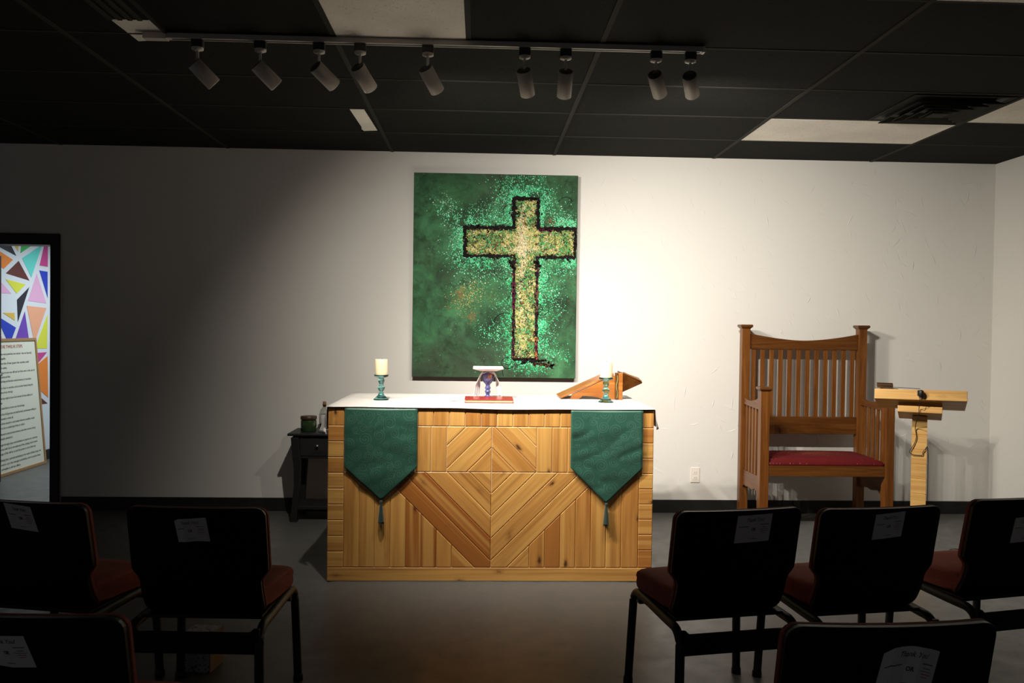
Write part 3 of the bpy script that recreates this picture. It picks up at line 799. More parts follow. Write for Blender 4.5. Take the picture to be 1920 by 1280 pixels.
for _ in range(900):
    u, v_ = rg.uniform(3, 303), rg.uniform(3, 384)
    if sd(u, v_) > 0 and ns(u, v_, .02, 8) > -.1: fleck(u, v_, rg.choice((.4, .5, .6)), rg.choices((0, 1, 2, 5), (2, 4, 1, 3))[0])
for cu, cv_, cs, num, mis in ((95, 240, 22, 330, (8, 3, 5)), (112, 222, 24, 260, (3, 5, 3)), (88, 225, 10, 90, (8,)), (112, 270, 9, 90, (8,)), (70, 245, 20, 70, (8, 5)), (255, 88, 8, 90, (8, 9)), (150, 235, 16, 130, (9, 5)), (60, 55, 14, 60, (2, 9))):
    for _ in range(num):
        u, v_ = rg.gauss(cu, cs*.6), rg.gauss(cv_, cs*.6)
        if sd(u, v_) > 3: fleck(u, v_, rg.choice((.5, .7, .9)), rg.choice(mis))
for _ in range(60): 
    u, v_ = rg.uniform(240, 304), rg.uniform(150, 380)
    if sd(u, v_) > 8: fleck(u, v_, rg.choice((.5, .8, 1.2, 1.8)), 9, .8)
# body of the cross
for _ in range(13000):
    if rg.random() < .55: u, v_ = rg.uniform(VB[0], VB[1]), rg.uniform(VB[2], VB[3])
    else: u, v_ = rg.uniform(HB[0], HB[1]), rg.uniform(HB[2], HB[3])
    e = -sd(u, v_)
    g1, g2 = ns(u, v_, .07, 31), ns(u, v_, .10, 44)
    cream = math.exp(-((u-203)/8)**2-((v_-135)/55)**2) + .8*math.exp(-((v_-142)/7)**2-((u-205)/40)**2) + .5*math.exp(-((u-203-4*math.sin(v_*.05))/4)**2)
    if e < 7 and rg.random() < .75-.08*e: mi = rg.choice((6, 9, 9, 5, 6))
    elif rg.random() < cream*.75: mi = rg.choice((4, 4, 4, 3))
    elif g1 > .12: mi = rg.choices((3, 4, 5, 9), (6, 1.5, 2, 1))[0]
    elif g1 < -.15: mi = rg.choices((1, 5, 9, 6, 3), (2.5, 5, 2.5, 2, 1))[0]
    elif g2 > .25: mi = rg.choice((9, 6, 8, 5))
    else: mi = rg.choices((3, 5, 1, 9, 4), (3, 4, 1.5, 2, 1))[0]
    big = rg.random() < .25
    fleck(u, v_, rg.choice((1.5, 2, 2.6)) if big else rg.choice((.5, .7, .9, 1.1)), mi, rg.uniform(.25, .45) if big else None)
# rough dark outline
def line(u0, v0, u1, v1, wd, num, mis=(6,)):
    for k in range(num):
        t_ = rg.random(); u, v_ = u0+(u1-u0)*t_, v0+(v1-v0)*t_
        w2 = wd*(.65+.9*ns(u, v_, .12, 4))
        ang = math.atan2(v1-v0, u1-u0) + rg.gauss(0, .5)
        fleck(u+rg.gauss(0, max(.3, w2*.5)), v_+rg.gauss(0, max(.3, w2*.5)), rg.choice((1.0, 1.5, 2.2, 3, 3.6)), rg.choice(mis), rg.uniform(.35, .8), ang)
line(186, 45, 233, 46, 5, 160); line(187, 45, 187, 100, 5.5, 220); line(232, 45, 232, 102, 4.5, 200)
line(96, 101, 187, 102, 6, 330); line(232, 103, 304, 101, 6, 260); line(96, 102, 96, 156, 4, 190); line(95, 156, 188, 155, 4, 260); line(232, 156, 304, 156, 5, 240)
line(302, 103, 302, 156, 3, 130); line(188, 156, 189, 352, 3.4, 420, (6, 6, 6, 7)); line(231, 156, 232, 352, 3.6, 420, (6, 6, 6, 7, 9)); line(189, 352, 236, 351, 2.5, 130)
line(187, 205, 188, 255, 1.5, 90, (7,)); line(231, 310, 231, 350, 3, 60, (7, 8)); line(236, 105, 262, 106, 2, 40, (7,))
line(180, 165, 190, 180, 6, 60); line(228, 165, 238, 175, 6, 60); line(225, 360, 262, 362, 5, 70, (9, 6)); line(205, 358, 250, 352, 3, 60)
# scrolls drawn in thin black
def curl(cu, cv_, r, a0, sweep, r1=.4):
    N = 34; pts = []
    for i in range(N+1):
        k = i/N; rr = r*(1-(1-r1)*k); a = R(a0)+R(sweep)*k; pts.append((cu+rr*math.cos(a), cv_+rr*math.sin(a)))
    for i in range(N):
        (p, q0), (p2, q2) = pts[i], pts[i+1]; l = math.hypot(p2-p, q2-q0) or 1; nx, ny = -(q2-q0)/l*.42, (p2-p)/l*.42
        if 1 < p < 305 and 1 < q0 < 383 and q2 < 384:
            fl.add([Vector((PX0+x*PU, PY-.0052, PZ1-y*PV))-PO for x, y in ((p+nx, q0+ny), (p2+nx, q2+ny), (p2-nx, q2-ny), (p-nx, q0-ny))], [(0, 1, 2, 3)], 6)
for a in ((109, 160, 12, 160, -330, .5), (124, 130, 14, 0, 360, 1), (180, 72, 16, 300, -170, .8), (170, 32, 13, 0, -330, .7), (243, 252, 15, 120, -400, .25), (226, 236, 26, 60, 110, 1), (240, 195, 15, -70, 200, .8), (215, 205, 30, -20, -70, 1),
          (172, 285, 22, 300, -200, .9), (168, 180, 20, 60, 150, .8), (178, 357, 14, 0, 500, .3), (195, 372, 26, 180, -120, 1.1), (150, 215, 34, -10, 60, 1), (196, 62, 8, 180, 200, .6), (285, 55, 16, 190, 150, .7)): curl(*a)
fl.build('cross_and_glitter', PM, cv)

# ------------------------------------------------------------------ tall bench-like oak chair by the wall
TXL, TXR, TYR, TYF, PS = 1.983, 2.870, 6.13, 5.69, .031
TC = Vector(((TXL+TXR)/2, (TYR+TYF)/2, 0))
th = thing('throne_chair', TC, 'tall oak slatted throne chair with red cushion against the back wall', 'chair')
def tb(m, *a):
    b0 = len(m.v); m.box(*a)
    for k in range(b0, len(m.v)): m.v[k] -= TC
def cap(x, y, z, s):
    m = MB(); prof = [(s*.62, -.030), (s*.66, -.012), (s, .004), (s, .016), (s*.9, .020)]
    vs = []; 
    for r_, zz in prof: vs += [Vector((x+sx_*r_, y+sy_*r_, z+zz))-TC for sx_, sy_ in ((-1,-1), (1,-1), (1,1), (-1,1))]
    fs = [(3, 2, 1, 0)] + [(4*i+k, 4*i+(k+1) % 4, 4*i+4+(k+1) % 4, 4*i+4+k) for i in range(4) for k in range(4)] + [(16, 17, 18, 19)]
    m.add(vs, fs); return m
for nm, x, y, zt in (('rear_post', TXL, TYR, 1.425), ('rear_post', TXR, TYR, 1.430), ('front_post', TXL, TYF, .990), ('front_post', TXR, TYF, .990)):
    m = MB(); tb(m, x-PS, x+PS, y-PS, y+PS, 0, zt); p = m.build(nm, M_oakz, th, bevel=.003)
    cap(x, y, zt, .046).build('post_cap', M_oakx, p, bevel=.002)
xa, xb = TXL+PS, TXR-PS
N = 24; crest = [(xa, 1.262)] + [(xb, 1.262)] + [(xb-(xb-xa)*k/N, 1.330+.050*abs(2*k/N-1)**1.7) for k in range(N+1)]
m = MB(); m.prism([(a-TC.x, b) for a, b in crest], lambda a, b, d: (a, d-TC.y, b), TYR-.014, TYR+.014); m.build('crest_rail', M_oakx, th, bevel=.003)
m = MB(); tb(m, xa, xb, TYR-.013, TYR+.013, .628, .758); m.build('lower_back_rail', M_oakx, th, bevel=.003)
for k in range(12):
    x = TXL + .0505+.0157 + (TXR-TXL-.0505*2-.0157*2)*k/11
    m = MB(); tb(m, x-.016, x+.016, TYR-.007, TYR+.007, .757, 1.263); m.build('back_slat', M_oakz, th, bevel=.002)
for x in (TXL, TXR):
    ya, yb = TYR-PS, TYF+PS
    N = 14; top = [(ya+(yb-ya)*k/N, .915+.012*(k/N) - .030*math.sin(PI*(k/N)**.7) + .02*(k/N)**6) for k in range(N+1)]
    m = MB(); m.prism([(a-TC.y, b) for a, b in [(yb, .842), (ya, .852)] + top], lambda a, b, d: (d-TC.x, a, b), x-.014, x+.014); m.build('arm_rail', M_oaky, th, bevel=.002)
    low = [(ya, .365), (yb, .372), (yb, .16), (yb+.02, .17), (yb+.03, .20), (yb+.045, .235), (yb+.07, .262), (yb+.11, .270), (yb+.15, .255), (yb+.19, .250), (yb+.24, .258), (yb+.30, .250), (yb+.34, .255), (ya, .235)]
    m = MB(); m.prism([(a-TC.y, b) for a, b in low], lambda a, b, d: (d-TC.x, a, b), x-.012, x+.012); m.build('side_rail', M_oaky, th)
    for k in range(5):
        y = ya-.055-(ya-yb-.11)*k/4
        m = MB(); tb(m, x-.007, x+.007, y-.015, y+.015, .366, .856); m.build('arm_slat', M_oakz, th, bevel=.002)
m = MB(); tb(m, xa, xb, TYF-.028, TYF-.002, .388, .462); m.build('front_rail', M_oakx, th, bevel=.003)
m = MB(); tb(m, xa, xb, TYR-.04, TYR-.016, .388, .455); m.build('rear_rail', M_oakx, th, bevel=.003)
m = MB()
def cush(u, w):
    a, b = 2*u-1, 2*w-1
    x = TC.x + a*(xb-xa)/2*.995; y = (TYF-.022)+(TYR-.045-TYF+.022)*w
    return Vector((x, y, .512+.012*(1-a*a)*(1-b*b)-.03*max(abs(a)**14, abs(b)**14)))-TC
m.grid(cush, 40, 24)
b0 = len(m.v)
per = [(k/40, 0) for k in range(41)] + [(1, k/24) for k in range(1, 25)] + [(1-k/40, 1) for k in range(1, 41)] + [(0, 1-k/24) for k in range(1, 24)]
tp = [cush(*p) for p in per]; bt = [Vector((p.x, p.y, .457)) for p in tp]; L = len(per)
m.add(tp+bt, [(i, (i+1) % L, L+(i+1) % L, L+i) for i in range(L)], 0, True); m.add(bt, [tuple(range(L))])
m.build('seat_cushion', M_cush, th, weld=True)

# outlet plate
ot = thing('wall_outlet', (1.656, D, .288), 'small white power outlet plate low on the wall beside the altar', 'power outlet')
m = MB(); m.box(-.035, .035, -.006, 0, -.058, .058); m.build('cover_plate', M_plate, ot, bevel=.003)
for z in (-.02, .02):
    m = MB(); m.box(-.015, .015, -.0072, -.005, z-.012, z+.012); sk = m.build('socket', M_plate, ot, bevel=.002)
    m = MB(); m.box(-.007, -.005, -.0078, -.006, z-.003, z+.006); m.box(.005, .007, -.0078, -.006, z-.003, z+.006); m.build('slot', M_slot, sk)

# ------------------------------------------------------------------ pine lectern on the right, microphone and cable
LX, LY = 2.648, 4.87
le = thing('lectern', (LX, LY, 0), 'light pine lectern with a flat post and slanted top, right of the throne', 'lectern')
m = MB(); rs = random.Random(2); z = 0
while z < .895:
    z2 = min(z+.088, .905); ou, tn = rs.uniform(0, 50), rs.uniform(.1, .6); b = .003
    vs = []; 
    for zz, ins in ((z, b), (z+b, 0), (z2-b, 0), (z2, b)):
        vs += [(sx_*(.041-ins), sy_*(.055-ins), zz) for sx_, sy_ in ((-1,-1), (1,-1), (1,1), (-1,1))]
    fs = [(3,2,1,0), (12,13,14,15)] + [(4*i+k, 4*i+(k+1) % 4, 4*i+4+(k+1) % 4, 4*i+4+k) for i in range(3) for k in range(4)]
    m.add(vs, fs, 0, False, [[(ou+vs[i][0]+vs[i][1], ou+vs[i][2]) for i in f] for f in fs], tn); z = z2
m.build('post', M_pine2, le)
def pbox(name, x0, x1, y0, y1, z0, z1, Mx, tone):
    m = MB(); vs = [Vector((x, y, z)) for z in (z0, z1) for y in (y0, y1) for x in (x0, x1)]
    ou = random.uniform(0, 40); uv = [(ou+v.x, ou+v.y+v.z) for v in vs]; vs = [Mx @ v for v in vs]
    fs = [(0,2,3,1), (4,5,7,6), (0,1,5,4), (2,6,7,3), (0,4,6,2), (1,3,7,5)]
    m.add(vs, fs, 0, False, [[uv[i] for i in f] for f in fs], tone); return m.build(name, M_pine2, le, bevel=.003)
tl = Matrix.Translation((0, -.10, 1.022)) @ Matrix.Rotation(R(-.8), 4, 'Y') @ Matrix.Rotation(R(-13), 4, 'X')
pbox('top_board', -.243, .243, -.08, .30, -.030, .030, tl, .15)
tl2 = Matrix.Translation((0, -.09, .938)) @ Matrix.Rotation(R(-13), 4, 'X')
pbox('support_block', -.118, .118, -.06, .24, -.018, .020, tl2, .15)
pbox('wedge', -.118, .118, .02, .24, .020, .054, tl2, .3)
m = MB(); m.box(-.2, .2, -.16, .16, 0, .035); m.build('foot', M_pine2, le, bevel=.004)
le.rotation_euler = (0, 0, R(-29))
LM = Matrix.Translation((LX, LY, 0)) @ Matrix.Rotation(R(-29), 4, 'Z')
mc = thing('microphone', LM @ Vector((.0, -.19, 1.045)), 'black clip microphone with thin cable on the lectern front edge', 'microphone', rz=R(-29))
m = MB(); m.lathe([(0, -.02), (.010, -.018), (.015, -.004), (.016, .010), (.011, .022), (0, .026)], (.006, -.006, 0), 16); m.box(-.014, .008, -.012, .006, -.010, .022); m.build('capsule', M_cable, mc, bevel=.002)
pts = [(0, -.192, 1.03), (-.002, -.190, .99), (-.004, -.160, .962), (-.006, -.158, .92), (-.018, -.10, .87), (-.022, -.064, .83), (-.016, -.062, .78), (-.026, -.062, .74), (-.045, -.064, .705), (-.052, -.066, .69), (-.036, -.064, .675), (-.005, -.062, .672), (.018, -.062, .674), (.020, -.062, .69), (.030, -.062, .706), (.046, -.05, .715), (.05, .0, .55), (.052, .04, .2), (.07, .2, .02), (.18, .22, .0035), (.22, .24, .0035), (.28, .30, .008), (.25, .40, .03), (.18, .36, .03), (.22, .26, .006), (.40, .42, .0035)]
sp_ = []
for i in range(len(pts)-1):
    P = [Vector(pts[max(0, min(len(pts)-1, i+d))]) for d in (-1, 0, 1, 2)]
    for k in range(6):
        t_ = k/6; sp_.append(.5*((2*P[1])+(P[2]-P[0])*t_+(2*P[0]-5*P[1]+4*P[2]-P[3])*t_*t_+(3*P[1]-P[0]-3*P[2]+P[3])*t_**3))
Lc = Vector((.0, -.19, 1.045))
m = MB(); m.tube([p-Lc for p in sp_], .0022, 6); m.build('cable', M_cable, mc)
m = MB(); m.tube([Vector((-.19+.19*k/6, -.176, 1.079-.004*k/6))-Lc for k in range(7)], .0018, 6); m.build('lead', M_cable, mc)
bb = thing('small_book', LM @ Vector((-.19, -.135, 1.080)), 'small dark book lying at the left corner of the lectern top', 'book')
bb.rotation_euler = (Matrix.Rotation(R(-29), 3, 'Z') @ Matrix.Rotation(R(-13), 3, 'X')).to_euler()
m = MB(); m.box(-.040, .040, -.03, .06, .004, .011); m.build('pages', M_standd, bb, bevel=.002)
m = MB(); m.box(-.044, .044, -.035, .065, .0, .004); m.box(-.044, .044, -.035, .065, .011, .015); m.build('cover', M_brown, bb, bevel=.002)

# ------------------------------------------------------------------ black side table, jar, bottle
SX, SY, SZ = -1.10, 6.04, .632
sd_ = thing('side_table', (SX, SY, 0), 'black side table with one drawer against the wall left of the altar', 'side table')
m = MB(); m.box(-.255, .255, -.165, .165, SZ-.018, SZ); m.build('table_top', M_black, sd_, bevel=.005)
m = MB(); m.box(-.222, .222, -.135, .14, .452, SZ-.018); m.build('apron', M_black, sd_, bevel=.003)
m = MB(); m.box(-.17, .17, -.141, -.134, .47, SZ-.03); dr = m.build('drawer', M_black, sd_, bevel=.003)
m = MB(); m.lathe([(.004, 0), (.004, .012), (.010, .018), (.010, .024), (0, .028)], (-.045, -.141, .545), 16, M=Matrix.Rotation(PI/2, 4, 'X')); m.build('knob', M_knob, dr)
for sx_ in (-1, 1):
    for sy_ in (-1, 1):
        m = MB(); prof = [(.0, .025), (.03, .024), (.12, .021), (.26, .019), (.38, .024), (.46, .028), (.60, .028)]
        vs = []
        for z, r_ in prof:
            off = .010*math.cos(z*9); cx_, cy_ = sx_*(.200+off), sy_*(.118+off*.5)
            vs += [(cx_+a*r_, cy_+b*r_, z) for a, b in ((-1,-1), (1,-1), (1,1), (-1,1))]
        fs = [(3,2,1,0), tuple(range(len(vs)-4, len(vs)))] + [(4*i+k, 4*i+(k+1) % 4, 4*i+4+(k+1) % 4, 4*i+4+k) for i in range(len(prof)-1) for k in range(4)]
        m.add(vs, fs); m.build('leg', M_black, sd_, bevel=.004)
m = MB(); m.box(-.205, .205, -.13, .13, .085, .11); m.build('shelf', M_black, sd_, bevel=.003)
jr = thing('jar', (-1.237, 6.03, SZ+.0005), 'squat dark green jar with brown lid on the black side table', 'jar')
m = MB(); m.lathe([(0, 0), (.052, 0), (.056, .004), (.056, .074), (.050, .082), (.047, .083), (.047, .006), (0, .006)], n=36); m.build('glass', M_jar, jr)
m = MB(); m.lathe([(0, .083), (.056, .083), (.058, .087), (.058, .104), (.055, .108), (0, .108)], n=36); m.build('lid', M_brown, jr)
bt_ = thing('bottle', (-1.135, 6.09, SZ+.0005), 'clear corked bottle with white label half hidden by the altar cloth', 'bottle')
m = MB(); m.lathe([(0, 0), (.034, 0), (.036, .004), (.036, .125), (.030, .145), (.014, .165), (.012, .178), (.015, .18), (.015, .186), (.010, .186), (.010, .168), (.026, .14), (.032, .12), (.032, .008), (0, .006)], n=32); m.build('glass', M_clear, bt_)
m = MB(); m.lathe([(.0365, .05), (.0368, .051), (.0368, .115), (.0365, .116)], n=32); m.build('label', M_label, bt_)
m = MB(); m.lathe([(0, .168), (.0095, .168), (.0125, .188), (.013, .208), (0, .209)], n=16); m.build('cork', M_cork, bt_)

# ------------------------------------------------------------------ beyond the door: mural, framed poster
mu = thing('mural', (HX, 8.1, .5), 'white wall mural of bright multicoloured triangles seen through the doorway', 'mural')
TRI = {'black': [(7.62,2.15),(7.88,2.125),(7.989,2.013),(7.62,2.09)], 'gold': [(7.931,2.131),(8.028,2.14),(8.018,2.059)], 'green': [(8.074,2.145),(8.327,2.17),(8.061,2.045)],
 'teal': [(8.448,2.164),(8.252,1.825),(8.088,1.999)], 'magenta': [(8.514,2.22),(8.558,2.225),(8.557,1.951),(8.402,1.952)], 'orange': [(7.66,2.05),(7.932,1.972),(7.782,1.875),(7.66,1.93)],
 'brown': [(8.029,1.969),(8.217,1.793),(7.819,1.838)], 'yellow': [(7.813,1.785),(8.149,1.752),(7.998,1.657)], 'pink': [(7.68,1.79),(7.908,1.655),(7.62,1.65)], 'black2': [(8.215,1.729),(8.018,1.391),(8.002,1.599)],
 'pink2': [(8.35,1.869),(8.53,1.581),(8.194,1.596)], 'blue': [(8.396,1.904),(8.554,1.901),(8.556,1.636)], 'gold2': [(7.771,1.473),(7.96,1.476),(7.966,1.402)], 'blue2': [(7.66,1.45),(7.986,1.336),(7.878,1.171)],
 'purple': [(8.137,1.492),(8.242,1.11),(7.916,1.12)], 'pink3': [(7.62,1.40),(7.85,1.15),(7.62,1.15)], 'salmon': [(8.171,1.548),(8.533,1.534),(8.311,1.184)], 'yellow2': [(8.557,1.471),(8.549,1.125),(8.318,1.131)], 'magenta2': [(8.549,1.087),(8.271,.917),(8.1,1.085)],
 'orange2': [(8.559,1.048),(8.572,.624),(8.2,.83),(8.2,.90)], 'brown2': [(8.15,.79),(8.562,.566),(8.1,.577)]}
MC = {'black': (.02, .02, .03), 'gold': (.72, .47, .08), 'green': (.05, .45, .10), 'teal': (.14, .68, .60), 'magenta': (.58, .06, .26), 'orange': (.83, .24, .03), 'brown': (.12, .028, .02), 'yellow': (.70, .72, .06), 'pink': (.78, .42, .64), 'blue': (.02, .05, .50), 'purple': (.16, .06, .45), 'salmon': (.85, .40, .24)}
keys = list(MC); MMats = [simple('mural_'+k, MC[k], .6, var=.03) for k in keys]
m = MB()
for k, pts in TRI.items():
    kk = k.rstrip('23'); pts = [(a-mu.location.y, b-mu.location.z) for a, b in pts]
    if area(pts) < 0: pts = pts[::-1]
    m.prism(pts, lambda a, b, d: (d, a, b), 0.0003, .0022, keys.index(kk))
m.build('painted_triangles', MMats, mu)
ps = thing('framed_poster', (-4.27, 7.89, 0), 'framed cream poster of printed steps leaning below the triangle mural', 'poster')
ang = math.atan2(.105, 1.24)
Mx = Matrix.Rotation(-ang, 4, 'Y')
def pb(m, y0, y1, z0, z1, x0, x1):
    b0 = len(m.v); m.box(x0, x1, y0, y1, z0, z1, M=Mx)
m = MB(); w = .028
pb(m, -.41, .41, 0, w, -.012, .012); pb(m, -.41, .41, 1.24-w, 1.24, -.012, .012); pb(m, -.41, -.41+w, w, 1.24-w, -.012, .012); pb(m, .41-w, .41, w, 1.24-w, -.012, .012)
m.build('frame', M_frame, ps, bevel=.003)
m = MB(); pb(m, -.41+w, .41-w, w, 1.24-w, -.008, .003); m.build('print', M_cream, ps)
STEPS = [(.080, ['We admitted we were powerless over alcohol - that our lives had', 'become unmanageable.']), (.152, ['Came to believe that a Power greater than ourselves could', 'restore us to sanity.']),
 (.223, ['Made a decision to turn our will and our lives over to the care of', 'God as we understood Him.']), (.290, ['Made a searching and fearless moral inventory of ourselves.']), (.340, ['Admitted to God, to ourselves, and to another human being the', 'exact nature of our wrongs.']),
 (.420, ['Were entirely ready to have God remove all these defects of', 'character.']), (.495, ['Humbly asked Him to remove our shortcomings.']), (.540, ['Made a list of all persons we had harmed, and became willing to', 'make amends to them all.']),
 (.610, ['Made direct amends to such people wherever possible, except', 'when to do so would injure them or others.']), (.690, ['Continued to take personal inventory and when we were wrong', 'promptly admitted it.']),
 (.770, ['Sought through prayer and meditation to improve our conscious', 'contact with God as we understood Him, praying only for know-', 'ledge of His will for us and the power to carry that out.']),
 (.885, ['Having had a spiritual awakening as the result of these steps, we', 'tried to carry this message to alcoholics, and to practice these', 'principles in all our affairs.'])]
m = MB(); rt, upv = Vector((0, 1, 0)), Mx @ Vector((0, 0, 1)); nrm_ = Mx @ Vector((1, 0, 0))
ztop, hh = 1.24-w, 1.24-2*w
for f_, ls in STEPS:
    for k, l in enumerate(ls):
        z = ztop-hh*(f_+.024+.034*k)
        text_mb(m, l, .029, nrm_*.0045+upv*z+rt*(-.34), rt, upv, width=len(l)*.0103)
m.build('lettering', M_inkd, ps)
m = MB(); text_mb(m, 'THE TWELVE STEPS', .042, nrm_*.0045+upv*(ztop-hh*.052)+rt*(-.20), rt, upv, width=.36); m.build('title', M_inkr, ps)

# ------------------------------------------------------------------ stacking chairs
def make_chair():
    t = thing('stacking_chair', (0, 0, 0), 'x', 'chair', 'black backed stacking chairs')
    zb, zt_ = .388, .780
    def hw(z, g=0):
        a = .210; b = .237
        k = min(1, max(0, (z-.515)/.045)); k = k*k*(3-2*k)
        w_ = a+(b-a)*k
        rt_ = .034; rb_ = .03
        if z > zt_-rt_: d = (z-(zt_-rt_))/rt_; w_ -= rt_*(1-math.sqrt(max(0, 1-d*d)))
        if z < zb+rb_: d = ((zb+rb_)-z)/rb_; w_ -= rb_*(1-math.sqrt(max(0, 1-d*d)))
        return w_+g
    def ysurf(x, z): return (zt_-z)*.20 + .022*(x/.237)**2 + .035*max(0, (.52-z)/.13)**2
    zs = [zb+(.03)*(1-math.cos(PI/2*k/5)) for k in range(6)] + [zb+.03+(zt_-.034-zb-.03)*k/24 for k in range(1, 25)] + [zt_-.034+.034*math.sin(PI/2*k/6) for k in range(1, 7)]
    def slabm(g, y0, y1, bulge=0):
        m = MB(); nx_ = 16
        B, F = [], []
        for z in zs:
            w_ = hw(z, g)
            for i in range(nx_+1):
                x = w_*(2*i/nx_-1); e = 1-abs(2*i/nx_-1)**3; ez = 1-abs(2*(z-zb)/(zt_-zb)-1)**4
                B.append(Vector((x, ysurf(x, z)+y0, z))); F.append(Vector((x, ysurf(x, z)+y1+bulge*e*ez, z)))
        nr = len(zs); c_ = nx_+1
        fs = [(j*c_+i, j*c_+i+1, (j+1)*c_+i+1, (j+1)*c_+i) for j in range(nr-1) for i in range(nx_)]
        m.add(B+F, fs + [tuple(q+nr*c_ for q in f[::-1]) for f in fs], 0, True)
        per_ = [i for i in range(c_)] + [j*c_+nx_ for j in range(1, nr)] + [(nr-1)*c_+i for i in range(nx_-1, -1, -1)] + [j*c_ for j in range(nr-2, 0, -1)]
        L_ = len(per_)
        m.add([(B+F)[p] for p in per_]+[(B+F)[p+nr*c_] for p in per_], [(k, (k+1) % L_, L_+(k+1) % L_, L_+k) for k in range(L_)], 0, False)
        return m
    sh = slabm(0, 0, .016).build('backrest_shell', M_shell, t, weld=True, bevel=.004)
    m = MB()
    m.tube([(-.055, .040, .622), (-.05, .034, .636), (0, .032, .640), (.05, .034, .636), (.055, .040, .622)], .004, 8); m.build('hand_grip', M_shell, sh)
    slabm(.003, .0165, .030, .03).build('backrest_pad', M_seat, t, weld=True, bevel=.006)
    m = MB()
    prof = [(.130, .400), (.125, .44), (.135, .468), (.15, .474), (.25, .470), (.36, .472), (.41, .470), (.432, .458), (.438, .444), (.428, .434), (.432, .424), (.434, .405), (.425, .390), (.39, .386), (.2, .388)]
    secs = [(-.225, .72), (-.221, .88), (-.210, .97), (-.190, 1), (-.1, 1.0), (0, 1.0), (.1, 1.0), (.190, 1), (.210, .97), (.221, .88), (.225, .72)]
    cy_, cz_ = .26, .428; n_ = len(prof); vs = []
    for x, k in secs:
        vs += [(x*(.87+.13*min(1, max(0, (y-.12)/.2))), cy_+(y-cy_)*(1-(1-k)*.12), cz_+(z-cz_)*k + (.006*(1-(x/.24)**2) if z > .44 else 0)) for y, z in prof]
    fs = [(i*n_+j, i*n_+(j+1) % n_, (i+1)*n_+(j+1) % n_, (i+1)*n_+j) for i in range(len(secs)-1) for j in range(n_)]
    m.add(vs, fs, 0, True); m.add(vs[:n_], [tuple(range(n_))]); m.add(vs[-n_:], [tuple(range(n_))[::-1]])
    m.build('seat', M_seat, t, weld=True)
    for sx_ in (-1, 1):
        pts = []; x = sx_*.220
        def arc(cy, cz, r_, a0, a1, N_=7): return [(cy+r_*math.cos(R(a0+(a1-a0)*k/N_)), cz+r_*math.sin(R(a0+(a1-a0)*k/N_))) for k in range(N_+1)]
        path = [(.478, 0), (.470, .20), (.464, .315)] + arc(.410, .322, .054, 0, 88) + [(.30, .3745), (.15, .369)] + arc(.078, .306, .062, 85, 178) + [(.008, .20), (-.002, 0)]
        m = MB(); m.tube([(x+sx_*.014*(1-z/.38), y, z) for y, z in path], .0165, 12, rx=.0155); lf = m.build('leg_frame', M_leg, t)
        for y in (.478, -.002):
            m = MB(); m.lathe([(0, 0), (.019, 0), (.019, .018), (.0165, .026)], (x+sx_*.014, y, 0), 14); m.build('foot_cap', M_shell, lf)
    m = MB(); pts = [(-.226, .285), (.226, .285), (.226, .372), (.205, .372), (.190, .358), (-.190, .358), (-.205, .372), (-.226, .372)]
    m.prism(pts, lambda a, b, d: (a, d, b), .006, .020); m.build('rear_panel', M_shell, t, bevel=.003)
    m = MB(); m.box(-.222, .222, .40, .425, .335, .365); m.build('front_bar', M_leg, t, bevel=.003)
    m = MB(); m.box(-.21, .21, .09, .42, .376, .388); m.build('seat_pan', M_shell, t, bevel=.003)
    return t
chair0 = make_chair()
CH = [(.918, 2.812, 10.3, 'black backed stacking chair right of the aisle, nearest the altar corner'),
      (1.440, 2.855, 8.4, 'black backed stacking chair in the middle of the right row, before the throne'),
      (2.085, 3.035, 13, 'black backed stacking chair cut by the right edge of the photo'),
      (.894, 1.704, 2.9, 'black backed stacking chair in the right foreground with a crumpled sign'),
      (-1.580, 2.888, -11.4, 'black backed stacking chair cut by the left edge, in the farther left row'),
      (-.960, 2.807, -2.7, 'black backed stacking chair left of the aisle with a folded paper sign'),
      (-.988, 1.762, -3.6, 'black backed stacking chair in the left foreground corner of the photo')]
chairs = []
for i, (x, y, a, lab) in enumerate(CH):
    t = chair0 if i == 0 else copy_tree(chair0)
    t.location = (x, y, 0); t.rotation_euler = (0, 0, R(a)); t['label'] = lab; chairs.append(t)

